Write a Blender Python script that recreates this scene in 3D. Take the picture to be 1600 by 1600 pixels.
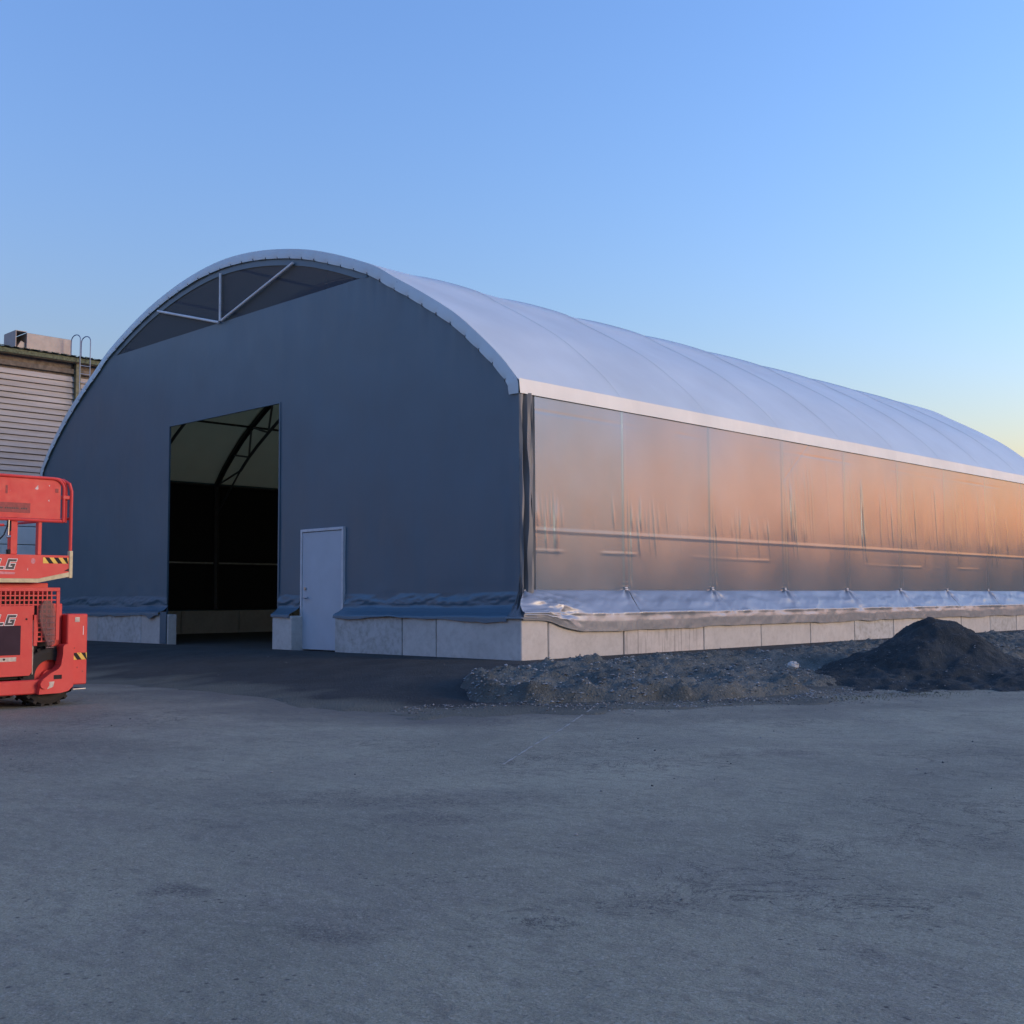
import bpy, math, random
import numpy as np
from mathutils import Vector, Matrix, noise

# ------------------------------------------------------------------ camera
scene = bpy.context.scene
for ob in list(bpy.data.objects):
    bpy.data.objects.remove(ob)
C = scene.collection
R = math.radians
cam_d = bpy.data.cameras.new('camera')
cam = bpy.data.objects.new('camera', cam_d)
C.objects.link(cam)
PIT, ROL, YAW, FPX = .0756, -.0055, .7708, 1785.28
fw = Vector((-math.sin(YAW)*math.cos(PIT), math.cos(YAW)*math.cos(PIT), math.sin(PIT)))
rt = Vector((math.cos(YAW), math.sin(YAW), 0))
up = rt.cross(fw)
r2 = rt*math.cos(ROL) + up*math.sin(ROL)
u2 = up*math.cos(ROL) - rt*math.sin(ROL)
M = Matrix((r2, u2, -fw)).transposed().to_4x4()
M.translation = (12.947, -13.522, .980)
cam.matrix_world = M
cam_d.sensor_width = 36
cam_d.lens = FPX/1600*36
cam_d.clip_start = .05
cam_d.clip_end = 3000
scene.camera = cam

# ------------------------------------------------------------------ sky, sun, exposure
SUN_EL, SUN_AZ = 0.2, 33.5          # degrees; azimuth from +Y (down the length of the hall) towards +X
SKY_STRENGTH, EXPOSURE = .15, 4.05
world = bpy.data.worlds.new('World')
scene.world = world
world.use_nodes = True
wn, wl = world.node_tree.nodes, world.node_tree.links
wn.clear()
wo = wn.new('ShaderNodeOutputWorld')
bg = wn.new('ShaderNodeBackground')
sky = wn.new('ShaderNodeTexSky')
sky.sky_type = 'NISHITA'
sky.sun_disc = False
sky.sun_elevation = R(SUN_EL)
sky.sun_rotation = R(SUN_AZ)
sky.air_density = 1.5
sky.dust_density = .8
sky.ozone_density = 3.3
bg.inputs[1].default_value = SKY_STRENGTH
hs = wn.new('ShaderNodeHueSaturation')
hs.inputs['Saturation'].default_value = 1.0
wl.new(sky.outputs[0], hs.inputs['Color'])
wb = wn.new('ShaderNodeMix')          # camera white balance, the same for the whole sky
wb.data_type = 'RGBA'
wb.blend_type = 'MULTIPLY'
wb.inputs[0].default_value = 1
wb.inputs[7].default_value = (.995, .99, 1.05, 1)
wl.new(hs.outputs[0], wb.inputs[6])
wl.new(wb.outputs[2], bg.inputs[0])
wl.new(bg.outputs[0], wo.inputs[0])
sun_d = bpy.data.lights.new('sun', 'SUN')
sun_d.energy = .11
sun_d.angle = R(20)
sun_d.color = (1, .68, .42)
sun = bpy.data.objects.new('sun', sun_d)
C.objects.link(sun)
GLOW_AZ = SUN_AZ+33               # the lamp stands for the broad afterglow, which reaches further round than the sun itself
sdir = Vector((math.sin(R(GLOW_AZ))*math.cos(R(SUN_EL+13)), math.cos(R(GLOW_AZ))*math.cos(R(SUN_EL+13)), math.sin(R(SUN_EL+13))))
sun.rotation_euler = sdir.to_track_quat('Z', 'Y').to_euler()
sun.location = (0, 0, 60)
vs = scene.view_settings
vs.view_transform = 'Standard'
vs.look = 'None'
vs.gamma = 1
vs.use_curve_mapping = False
vs.exposure = EXPOSURE
scene.cycles.use_denoising = True
scene.cycles.max_bounces = 8

rng = np.random.default_rng(7)
random.seed(7)

# ------------------------------------------------------------------ materials
class NT:
    def __init__(s, name):
        s.m = bpy.data.materials.new(name)
        s.m.use_nodes = True
        s.n, s.l = s.m.node_tree.nodes, s.m.node_tree.links
        s.b = s.n['Principled BSDF']
        s.out = s.n['Material Output']
        s.tc = s.n.new('ShaderNodeTexCoord')
    def node(s, t, **kw):
        nd = s.n.new(t)
        for k, v in kw.items():
            setattr(nd, k, v)
        return nd
    def noise(s, scale, detail=4, rough=.55, stretch=None, coord='Object', dist=0):
        nd = s.n.new('ShaderNodeTexNoise')
        nd.inputs['Scale'].default_value = scale
        nd.inputs['Detail'].default_value = detail
        nd.inputs['Roughness'].default_value = rough
        nd.inputs['Distortion'].default_value = dist
        if stretch:
            mp = s.n.new('ShaderNodeMapping')
            mp.inputs['Scale'].default_value = stretch
            s.l.new(s.tc.outputs[coord], mp.inputs[0])
            s.l.new(mp.outputs[0], nd.inputs['Vector'])
        else:
            s.l.new(s.tc.outputs[coord], nd.inputs['Vector'])
        return nd.outputs[0]
    def ramp(s, src, a, b, p0=.3, p1=.7):
        nd = s.n.new('ShaderNodeValToRGB')
        e = nd.color_ramp.elements
        e[0].position, e[1].position = p0, p1
        e[0].color = (*a, 1) if len(a) == 3 else a
        e[1].color = (*b, 1) if len(b) == 3 else b
        s.l.new(src, nd.inputs[0])
        return nd.outputs[0]
    def val(s, src, a, b, p0=.3, p1=.7):
        nd = s.n.new('ShaderNodeMapRange')
        nd.inputs['From Min'].default_value = p0
        nd.inputs['From Max'].default_value = p1
        nd.inputs['To Min'].default_value = a
        nd.inputs['To Max'].default_value = b
        s.l.new(src, nd.inputs[0])
        return nd.outputs[0]
    def mix(s, fac, a, b, mode='MIX'):
        nd = s.n.new('ShaderNodeMix')
        nd.data_type = 'RGBA'
        nd.blend_type = mode
        for sock, v in ((nd.inputs[0], fac), (nd.inputs[6], a), (nd.inputs[7], b)):
            if isinstance(v, (int, float)):
                sock.default_value = v
            elif isinstance(v, tuple):
                sock.default_value = (*v, 1)
            else:
                s.l.new(v, sock)
        return nd.outputs[2]
    def math(s, op, a, b=0.0):
        nd = s.n.new('ShaderNodeMath')
        nd.operation = op
        for sock, v in ((nd.inputs[0], a), (nd.inputs[1], b)):
            if isinstance(v, (int, float)):
                sock.default_value = v
            else:
                s.l.new(v, sock)
        return nd.outputs[0]
    def spot(s, x, y, rx, ry, ang=0, soft=.5, wob=.35):
        """mask of one stain centred at object x, y"""
        mp = s.n.new('ShaderNodeMapping')
        mp.vector_type = 'TEXTURE'
        mp.inputs['Location'].default_value = (x, y, 0)
        mp.inputs['Rotation'].default_value = (0, 0, ang)
        mp.inputs['Scale'].default_value = (rx, ry, 1e4)
        s.l.new(s.tc.outputs['Object'], mp.inputs[0])
        ln = s.n.new('ShaderNodeVectorMath')
        ln.operation = 'LENGTH'
        s.l.new(mp.outputs[0], ln.inputs[0])
        nz = s.noise(3.2, 5, .65)
        d = s.math('ADD', ln.outputs['Value'], s.val(nz, -wob*2, wob*2, .2, .8))
        return s.val(d, 1, 0, 1-soft, 1+soft*.4)
    def set(s, **kw):
        names = dict(color='Base Color', rough='Roughness', metal='Metallic', spec='Specular IOR Level', alpha='Alpha',
                     trans='Transmission Weight', coat='Coat Weight', coatr='Coat Roughness', ior='IOR')
        for k, v in kw.items():
            sock = s.b.inputs[names[k]]
            if isinstance(v, tuple):
                sock.default_value = (*v, 1)
            elif isinstance(v, (int, float)):
                sock.default_value = v
            else:
                s.l.new(v, sock)
        return s
    def bump(s, h, strength=.3, dist=.01):
        nd = s.n.new('ShaderNodeBump')
        nd.inputs['Strength'].default_value = strength
        nd.inputs['Distance'].default_value = dist
        s.l.new(h, nd.inputs['Height'])
        prev = s.b.inputs['Normal'].links
        if prev:
            s.l.new(prev[0].from_socket, nd.inputs['Normal'])
        s.l.new(nd.outputs[0], s.b.inputs['Normal'])
        return s

MAT = {}
def plain(name, col, rough=.6, metal=0, spec=.5, var=.12, scale=6, bump=0):
    t = NT(name)
    n = t.noise(scale, 5)
    a = tuple(c*(1-var) for c in col)
    b = tuple(min(1, c*(1+var)) for c in col)
    t.set(color=t.ramp(n, a, b), rough=rough, metal=metal, spec=spec)
    if bump:
        t.bump(t.noise(scale*8, 4), bump, .004)
    MAT[name] = t.m
    return t

def pvc(name, col, rough, spec, weave=.05, soft=.5, dirty=1.0, metal=0.0):
    t = NT(name)
    big = t.noise(.7, 4, .5)
    dirt = t.noise(2.2, 6, .65, stretch=(1, 1, .35))
    c = t.ramp(big, tuple(v*.93 for v in col), tuple(v*1.07 for v in col))
    c = t.mix(t.val(dirt, 0, .22*dirty, .5, .8), c, tuple(v*1.35 for v in col))
    t.set(color=c, rough=t.val(dirt, rough-.04*dirty, rough+.07*dirty), spec=spec, metal=metal)
    t.bump(t.noise(1.6, 3, .5, stretch=(1, 1, .5)), soft*.5, .03)
    t.bump(t.noise(9, 3, .6, stretch=(1, 1, .3)), soft*.12, .008)
    t.bump(t.noise(260, 2, .5), weave, .002)
    MAT[name] = t.m
    return t
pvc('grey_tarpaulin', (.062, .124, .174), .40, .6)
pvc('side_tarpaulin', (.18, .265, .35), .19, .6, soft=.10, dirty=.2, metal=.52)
pvc('skirt_tarpaulin', (.31, .335, .36), .37, .5, soft=.45, dirty=.4, metal=.42)
pvc('pleat_tarpaulin', (.16, .175, .19), .5, .5, soft=.5, dirty=.6, metal=.0)
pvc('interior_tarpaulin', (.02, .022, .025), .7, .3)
# white roof membrane lets a little light through
plain_band = pvc('white_band', (.85, .86, .80), .6, .3, soft=.1)
t = pvc('white_membrane', (.64, .745, .785), .42, .5, soft=.12, dirty=.5)
tl = t.node('ShaderNodeBsdfTranslucent')
tl.inputs[0].default_value = (.85, .64, .27, 1)
mx = t.node('ShaderNodeMixShader')
mx.inputs[0].default_value = .13
t.l.new(t.b.outputs[0], mx.inputs[1])
t.l.new(tl.outputs[0], mx.inputs[2])
t.l.new(mx.outputs[0], t.out.inputs[0])
# perforated vent mesh
t = NT('vent_mesh')
t.set(color=(.034, .05, .078), rough=.7)
tr = t.node('ShaderNodeBsdfTransparent')
mx = t.node('ShaderNodeMixShader')
mx.inputs[0].default_value = .22
t.l.new(t.b.outputs[0], mx.inputs[1])
t.l.new(tr.outputs[0], mx.inputs[2])
t.l.new(mx.outputs[0], t.out.inputs[0])
MAT['vent_mesh'] = t.m

def concrete(name, base, stain, streak=0.0, blotch=.35):
    t = NT(name)
    n1 = t.noise(1.7, 6, .6)
    n2 = t.noise(9, 6, .65)
    c = t.ramp(n1, tuple(v*.86 for v in base), tuple(v*1.1 for v in base))
    c = t.mix(t.val(n2, 0, blotch, .45, .75), c, stain)
    if streak:
        st = t.noise(7, 4, .6, stretch=(2.2, 2.2, .12))
        c = t.mix(t.val(st, 0, streak, .55, .66), c, (.16, .155, .14))
    geo = t.node('ShaderNodeObjectInfo')
    c = t.mix(t.val(geo.outputs['Random'], 0, .28, 0, 1), c, tuple(v*.72 for v in base))
    pits = t.noise(60, 3, .6)
    c = t.mix(t.val(pits, .5, 0, .28, .36), c, (.15, .145, .13))
    t.set(color=c, rough=.88, spec=.3)
    t.bump(n2, .25, .01).bump(pits, .3, .004)
    MAT[name] = t.m
concrete('cast_concrete', (.56, .55, .52), (.27, .26, .23))
concrete('stained_concrete', (.55, .53, .50), (.24, .235, .2), streak=.75)
concrete('patchy_concrete', (.52, .53, .52), (.20, .19, .14), blotch=.7)

# asphalt yard
t = NT('worn_asphalt')
fine = t.noise(150, 4, .75)
mid = t.noise(26, 5, .7)
agg = t.node('ShaderNodeTexVoronoi')
agg.inputs['Scale'].default_value = 95
t.l.new(t.tc.outputs['Object'], agg.inputs['Vector'])
big = t.noise(.33, 6, .6, dist=.6)
big2 = t.noise(1.1, 7, .65, stretch=(1, 1.4, 1))
c = t.ramp(big, (.205, .207, .155), (.375, .37, .265), .34, .66)
c = t.mix(t.val(big2, .0, .55, .5, .74), c, (.20, .19, .165))
c = t.mix(t.val(mid, 0, .4, .56, .72), c, (.44, .42, .36))
c = t.mix(t.val(fine, .55, 0, .3, .5), c, (.10, .098, .09))
c = t.mix(t.val(agg.outputs['Color'], 0, .4, .72, .95), c, (.52, .50, .45))
pit = t.noise(48, 5, .8)
c = t.mix(t.val(pit, .7, 0, .33, .44), c, (.085, .082, .078))
streak = t.noise(3.0, 7, .75, stretch=(1, 2.2, 1))
c = t.mix(t.val(streak, 0, .5, .54, .66), c, (.14, .137, .115))
for sx, sy, rx, ry, an, k in ((8.36, -10.83, .17, .11, .5, .5), (7.2, -8.7, 1.0, .35, .75, .38), (7.9, -9.0, .5, .22, .75, .35),
                              (9.9, -9.6, .35, .16, .7, .35), (7.9, -5.1, .5, .16, .8, .35), (5.6, -3.6, 1.3, .4, .9, .3),
                              (9.3, -10.8, .22, .12, .6, .35), (10.9, -9.6, .12, .1, .6, .4), (3.0, -8.8, 1.3, .5, .8, .25)):
    c = t.mix(t.math('MULTIPLY', t.math('MULTIPLY', t.spot(sx, sy, rx, ry, an, .7, .6), t.val(pit, 1.7, .15, .38, .58)), k*1.5), c, (.09, .085, .08))
mot = t.noise(11, 6, .7, stretch=(1, 1.5, 1))
c = t.mix(t.val(mot, .38, 0, .36, .5), c, (.16, .155, .135))
c = t.mix(t.val(mot, 0, .3, .54, .68), c, (.42, .405, .34))
sp = t.node('ShaderNodeTexVoronoi')
sp.inputs['Scale'].default_value = 17
sp.inputs['Randomness'].default_value = 1
t.l.new(t.tc.outputs['Object'], sp.inputs['Vector'])
spm = t.math('MULTIPLY', t.val(sp.outputs['Distance'], 1, 0, .10, .22), t.val(t.noise(2.3, 4, .6), 0, 1, .48, .62))
c = t.mix(t.math('MULTIPLY', spm, .9), c, (.06, .058, .055))
ck = t.noise(1.9, 9, .72, dist=.9)
ckd = t.math('ABSOLUTE', t.math('SUBTRACT', ck, .5))
ckm = t.math('MULTIPLY', t.val(ckd, 1, 0, .003, .012), t.val(t.noise(.55, 3, .5), 0, 1, .52, .60))
c = t.mix(t.math('MULTIPLY', ckm, .8), c, (.055, .053, .052))
grain = t.noise(85, 3, .85)
c = t.mix(t.val(grain, .5, 0, .36, .46), c, (.12, .115, .105))
c = t.mix(t.val(grain, 0, .5, .56, .68), c, (.50, .48, .43))
sa = t.node('ShaderNodeAttribute'); sa.attribute_name = 'soil'
c = t.mix(sa.outputs['Fac'], c, (.085, .082, .082))
t.set(color=c, rough=t.val(mid, .74, .92), spec=.35)
t.bump(t.noise(2.2, 5, .6), .25, .03).bump(mid, .8, .014).bump(pit, .8, .012).bump(t.math('ADD', spm, ckm), -.6, .010).bump(grain, .6, .006).bump(fine, .6, .005).bump(agg.outputs['Distance'], .35, .004)
MAT['worn_asphalt'] = t.m

def gravel_mat(name, dark, light, pale, ks=1):
    t = NT(name)
    n1 = t.noise(1.3, 6, .65)
    n2 = t.noise(22*ks, 5, .75)
    v = t.node('ShaderNodeTexVoronoi')
    v.inputs['Scale'].default_value = 34*ks
    t.l.new(t.tc.outputs['Object'], v.inputs['Vector'])
    c = t.ramp(n1, dark, light)
    c = t.mix(t.val(n2, 0, .6, .5, .75), c, light)
    c = t.mix(t.val(v.outputs['Color'], 0, .5, .8, .97), c, pale)
    if name == 'dark_fill':
        sa = t.node('ShaderNodeAttribute'); sa.attribute_name = 'dust'
        c = t.mix(sa.outputs['Fac'], c, (.145, .148, .118))
    t.set(color=c, rough=.9, spec=.3)
    t.bump(n2, .8, .03).bump(v.outputs['Distance'], .7, .02)
    MAT[name] = t.m
gravel_mat('dark_fill', (.033, .037, .036), (.058, .063, .062), (.11, .11, .11))
gravel_mat('crushed_rock', (.064, .073, .067), (.155, .168, .152), (.31, .32, .29))
gravel_mat('dark_aggregate', (.022, .030, .033), (.052, .066, .070), (.10, .12, .13), 1.6)
t = NT('rock_chips')
oi = t.noise(5, 2)
v = t.node('ShaderNodeNewGeometry')
c = t.ramp(v.outputs['Random Per Island'], (.05, .058, .062), (.33, .35, .35), 0, 1)
t.set(color=c, rough=.85)
MAT['rock_chips'] = t.m
plain('pale_stone', (.5, .49, .46), .8)

# lift paint: sun-faded red, scuffs and chalky patches
t = NT('faded_red_paint')
n1 = t.noise(1.8, 5, .6)
n2 = t.noise(7, 7, .7)
n3 = t.noise(22, 5, .7, stretch=(1, 1, .4))
c = t.ramp(n1, (.62, .05, .045), (.73, .078, .068))
c = t.mix(t.val(n2, 0, .75, .66, .74), c, (.66, .30, .29))
c = t.mix(t.val(n3, 0, .55, .68, .76), c, (.19, .045, .04))
t.set(color=c, rough=t.val(n2, .42, .62), spec=.4)
t.bump(n3, .12, .003)
MAT['faded_red_paint'] = t.m
plain('dark_red_decal', (.30, .05, .05), .6, var=.25, scale=30)
plain('worn_black', (.018, .018, .02), .7, spec=.3)
plain('smoked_window', (.05, .03, .042), .75, spec=.15)
plain('tyre_rubber', (.022, .021, .02), .8, bump=.3)
plain('cream_paint', (.58, .50, .30), .55, var=.2, scale=14)
plain('beige_plate', (.55, .48, .40), .6, var=.25, scale=20)
plain('warning_yellow', (.78, .52, .08), .5)
plain('logo_navy', (.022, .028, .045), .5)
plain('logo_white', (.8, .8, .8), .5)
plain('bare_steel', (.45, .45, .46), .35, 1)
plain('galvanised_steel', (.50, .51, .53), .42, .55, bump=.1)
plain('white_paint', (.70, .72, .74), .45)
plain('door_paint', (.41, .49, .57), .42, var=.05, scale=2)
plain('door_frame_paint', (.55, .58, .62), .45)
plain('dark_steel', (.05, .052, .056), .55)
plain('truss_steel', (.16, .17, .19), .5, .2)
t = NT('smoked_plastic')
t.set(color=(.22, .10, .11), rough=.2, alpha=.45)
MAT['smoked_plastic'] = t.m

t = NT('weathered_cladding')
n1 = t.noise(1.2, 5, .6, stretch=(1, .25, 3))
n2 = t.noise(14, 5, .7, stretch=(1, .15, 2))
c = t.ramp(n1, (.33, .31, .285), (.50, .475, .44))
c = t.mix(t.val(n2, 0, .5, .52, .75), c, (.21, .195, .17))
t.set(color=c, rough=.75)
t.bump(n2, .2, .005)
MAT['weathered_cladding'] = t.m
plain('light_panel', (.84, .77, .66), .7, var=.08, scale=2)
plain('mossy_trim', (.115, .14, .085), .85, var=.5, scale=16, bump=.5)
plain('mossy_roof', (.16, .20, .21), .8, var=.4, scale=9, bump=.4)
plain('old_timber', (.15, .13, .10), .85, var=.35, scale=7)
plain('olive_post', (.17, .17, .10), .7, var=.3, scale=8)
plain('duct_metal', (.33, .31, .29), .55, .2, var=.1, scale=5)
plain('ladder_blue', (.16, .22, .32), .5, .4)
plain('foliage', (.045, .06, .03), .9, var=.5, scale=.8)
plain('grass_green', (.07, .085, .03), .8, var=.4, scale=5)

# ------------------------------------------------------------------ mesh helpers
def mesh_obj(name, V, F, mat, parent=None, smooth=False, origin=None):
    V = np.asarray(V, float).reshape(-1, 3)
    org = np.array(parent_loc(parent)) if parent is not None else (np.array(origin, float) if origin is not None else np.zeros(3))
    me = bpy.data.meshes.new(name)
    me.from_pydata((V-org).tolist(), [], [tuple(int(i) for i in f) for f in F])
    me.materials.append(MAT[mat] if isinstance(mat, str) else mat)
    if smooth:
        me.polygons.foreach_set('use_smooth', [True]*len(me.polygons))
    me.update()
    o = bpy.data.objects.new(name, me)
    C.objects.link(o)
    if parent is not None:
        o.parent = parent
    else:
        o.location = tuple(org)
    return o
def parent_loc(p):
    l = Vector((0, 0, 0))
    while p is not None:
        l = l + p.location
        p = p.parent
    return l
def thing(name, label, cat, loc=(0, 0, 0), group=None):
    o = bpy.data.objects.new(name, None)
    o.empty_display_size = .2
    C.objects.link(o)
    o.location = loc
    tag(o, label, cat, group)
    return o
def tag(o, label=None, cat=None, group=None, kind=None):
    if label: o['label'] = label
    if cat: o['category'] = cat
    if group: o['group'] = group
    if kind: o['kind'] = kind
    return o

class MB:
    """collects shapes in world coordinates"""
    def __init__(s):
        s.V, s.F = [], []
    def add(s, V, F):
        k = len(s.V)
        s.V += [tuple(v) for v in V]
        s.F += [tuple(i+k for i in f) for f in F]
        return s
    def box(s, x0, x1, y0, y1, z0, z1, bev=0.0):
        if bev <= 0:
            V = [(x, y, z) for x in (x0, x1) for y in (y0, y1) for z in (z0, z1)]
            F = [(0, 1, 3, 2), (4, 6, 7, 5), (0, 4, 5, 1), (2, 3, 7, 6), (0, 2, 6, 4), (1, 5, 7, 3)]
            return s.add(V, F)
        b = bev
        V, idx = [], {}
        lo, hi = (x0, y0, z0), (x1, y1, z1)
        for i in (0, 1):
            for j in (0, 1):
                for k in (0, 1):
                    c = [lo[0] if not i else hi[0], lo[1] if not j else hi[1], lo[2] if not k else hi[2]]
                    d = [b if not i else -b, b if not j else -b, b if not k else -b]
                    for a in range(3):
                        p = list(c)
                        for q in range(3):
                            if q != a: p[q] += d[q]
                        idx[i, j, k, a] = len(V)
                        V.append(tuple(p))
        F = []
        for a in range(3):
            q, r = (a+1) % 3, (a+2) % 3
            for e in (0, 1):
                def I(u, w, axis=a):
                    t = [0, 0, 0]; t[a] = e; t[q] = u; t[r] = w
                    return idx[t[0], t[1], t[2], axis]
                f = [I(0, 0), I(1, 0), I(1, 1), I(0, 1)]
                F.append(tuple(f if e else f[::-1]))
        for a in range(3):     # edge strips along axis a
            q, r = (a+1) % 3, (a+2) % 3
            for u in (0, 1):
                for w in (0, 1):
                    def P(e, axis):
                        t = [0, 0, 0]; t[a] = e; t[q] = u; t[r] = w
                        return idx[t[0], t[1], t[2], axis]
                    f = [P(0, q), P(1, q), P(1, r), P(0, r)]
                    F.append(tuple(f if (u+w) % 2 == 0 else f[::-1]))
        for i in (0, 1):
            for j in (0, 1):
                for k in (0, 1):
                    f = [idx[i, j, k, a] for a in range(3)]
                    F.append(tuple(f if (i+j+k) % 2 else f[::-1]))
        return s.add(V, F)
    def tube(s, pts, r=.02, n=8, cap=True):
        P = [Vector(p) for p in pts]
        rings = []
        nrm = None
        for i, p in enumerate(P):
            t = (P[min(i+1, len(P)-1)]-P[max(i-1, 0)]).normalized()
            if nrm is None:
                nrm = t.orthogonal().normalized()
            nrm = (nrm - t*nrm.dot(t)).normalized()
            b = t.cross(nrm)
            rr = r[i] if isinstance(r, (list, tuple)) else r
            rings.append([p + (nrm*math.cos(2*math.pi*k/n)+b*math.sin(2*math.pi*k/n))*rr for k in range(n)])
        V = [tuple(v) for ring in rings for v in ring]
        F = []
        for i in range(len(P)-1):
            for k in range(n):
                a, b2 = i*n+k, i*n+(k+1) % n
                F.append((a, b2, b2+n, a+n))
        if cap:
            F.append(tuple(range(n))[::-1])
            F.append(tuple((len(P)-1)*n+k for k in range(n)))
        return s.add(V, F)
    def prism(s, poly, axis, a, b):
        """polygon of 2-D points extruded along axis: axis 'x' -> points are (y, z)"""
        def mk(p, t):
            return {'x': (t, p[0], p[1]), 'y': (p[0], t, p[1]), 'z': (p[0], p[1], t)}[axis]
        n = len(poly)
        V = [mk(p, a) for p in poly]+[mk(p, b) for p in poly]
        F = [tuple(range(n))[::-1], tuple(range(n, 2*n))]
        F += [(i, (i+1) % n, (i+1) % n+n, i+n) for i in range(n)]
        return s.add(V, F)
    def build(s, name, mat, parent=None, smooth=False, origin=None, fix=True):
        o = mesh_obj(name, s.V, s.F, mat, parent, False, origin)
        if fix:
            import bmesh
            bm = bmesh.new()
            bm.from_mesh(o.data)
            bmesh.ops.recalc_face_normals(bm, faces=bm.faces)
            if smooth:
                for f in bm.faces: f.smooth = True
                for e in bm.edges:
                    if len(e.link_faces) == 2 and e.calc_face_angle(0) > R(38): e.smooth = False
            bm.to_mesh(o.data)
            bm.free()
        return o
def grid_faces(nu, nv, flip=False):
    """faces of a grid with nu x nv vertices, index u*nv+v"""
    a = (np.arange(nu-1)[:, None]*nv+np.arange(nv-1)[None, :]).ravel()
    F = np.stack([a, a+nv, a+nv+1, a+1], 1)
    return F[:, ::-1] if flip else F
def grid_obj(name, P, mat, parent=None, flip=False, smooth=True, keep=None, origin=None):
    nu, nv = P.shape[:2]
    F = grid_faces(nu, nv, flip)
    if keep is not None:
        F = F[keep.ravel()]
    V = P.reshape(-1, 3)
    used = np.unique(F)
    remap = np.full(len(V), -1)
    remap[used] = np.arange(len(used))
    return mesh_obj(name, V[used], remap[F], mat, parent, smooth, origin)
def vnoise(x, y, seed=0, octaves=4):
    """smooth numpy value noise, range about -1..1"""
    x, y = np.broadcast_arrays(np.asarray(x, float), np.asarray(y, float))
    out = np.zeros(x.shape)
    amp, tot = 1.0, 0.0
    rr = np.random.default_rng(seed)
    T = rr.uniform(-1, 1, (256, 256))
    for o in range(octaves):
        xi, yi = np.floor(x).astype(int), np.floor(y).astype(int)
        fx, fy = x-xi, y-yi
        fx, fy = fx*fx*(3-2*fx), fy*fy*(3-2*fy)
        g = lambda a, b: T[(a+o*37) % 256, (b+o*91) % 256]
        v = (g(xi, yi)*(1-fx)+g(xi+1, yi)*fx)*(1-fy)+(g(xi, yi+1)*(1-fx)+g(xi+1, yi+1)*fx)*fy
        out = out+v*amp
        tot += amp
        amp *= .5
        x, y = x*2.03+5.1, y*2.03+9.7
    return out/tot*1.6
def ridged(x, y, seed, octaves=3):
    return 1-2*np.abs(vnoise(x, y, seed, octaves))
def sstep(a, b, x):
    t = np.clip((x-a)/(b-a), 0, 1)
    return t*t*(3-2*t)

# ------------------------------------------------------------------ dimensions of the hall
W, XC, HW = 18.4, -9.2, 9.2
BAY, NB = 2.732, 9
LEN = BAY*NB
Z_EAVE, Z_BAND, Z_FOLD, Z_SK, Z_BLK = 4.614, 4.372, 2.118, 1.113, .66
TAB = [(9.2, 4.60), (8.8, 5.04), (8.25, 5.53), (7.64, 6.01), (6.8, 6.53), (6.0, 6.98), (5.3, 7.37), (3.95, 7.89), (2.8, 8.22), (1.4, 8.48), (0, 8.58)]
def arch_curve(n):
    pts = [Vector((d, z, 0)) for d, z in TAB]
    pts = pts+[Vector((-p.x, p.y, 0)) for p in pts[-2::-1]]
    out = []
    ext = [pts[0]*2-pts[1]]+pts+[pts[-1]*2-pts[-2]]
    for i in range(1, len(ext)-2):
        for k in range(12):
            t = k/12
            a, b, c, d = ext[i-1:i+3]
            out.append(.5*((2*b)+(c-a)*t+(2*a-5*b+4*c-d)*t*t+(3*b-a-3*c+d)*t**3))
    out.append(pts[-1])
    P = np.array([(p.x, p.y) for p in out])
    s = np.concatenate([[0], np.cumsum(np.hypot(*np.diff(P, axis=0).T))])
    q = np.linspace(0, s[-1], n)
    A = np.stack([np.interp(q, s, P[:, 0]), np.interp(q, s, P[:, 1])], 1)
    Tn = np.gradient(A, axis=0)
    Tn /= np.linalg.norm(Tn, axis=1)[:, None]
    N = np.stack([Tn[:, 1], -Tn[:, 0]], 1)      # outward for a curve that runs from +d over the top to -d
    return A, N, s[-1]
ARC, ARN, ARLEN = arch_curve(97)
def arch_z(x, off=0.0):
    P = ARC-ARN*off
    o = np.argsort(P[:, 0])
    return np.interp(np.asarray(x, float)-XC, P[o, 0], P[o, 1])

hall = thing('fabric_hall', 'long arched fabric storage hall with white roof and grey tarpaulin walls', 'hall')

# roof: one panel per bay, each sagging slightly between its trusses
for k in range(NB):
    v = np.sort(np.concatenate([np.linspace(0, 1, 17), [.006, .012, .019, .027, .036, .048, .08, .92, .952, .964, .973, .981, .988, .994]]))
    nv = len(v)
    A = ARC[:, None, :]; N = ARN[:, None, :]
    env = np.sin(np.linspace(0, np.pi, len(ARC)))[:, None]**.5
    sag = -.024*(np.sin(np.pi*v)**.8)[None, :]*env
    s_arc = np.linspace(0, ARLEN, len(ARC))[:, None]
    sag = sag+env*.016*((0 if k == 0 else 1)*np.exp(-(v/.028)**2)+np.exp(-((1-v)/.028)**2))[None, :]
    sag = sag+.006*vnoise(s_arc*.8+k*9, v[None, :]*2.5, 11, 3)*np.sin(np.pi*v)[None, :]
    P = np.zeros((len(ARC), nv, 3))
    P[..., 0] = XC+A[..., 0]+N[..., 0]*sag
    P[..., 2] = A[..., 1]+N[..., 1]*sag
    P[..., 1] = (k+v)[None, :]*BAY
    if k == 0: P[:, 0, 1] = -.02
    grid_obj('roof_panel', P, 'white_membrane', hall)
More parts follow.
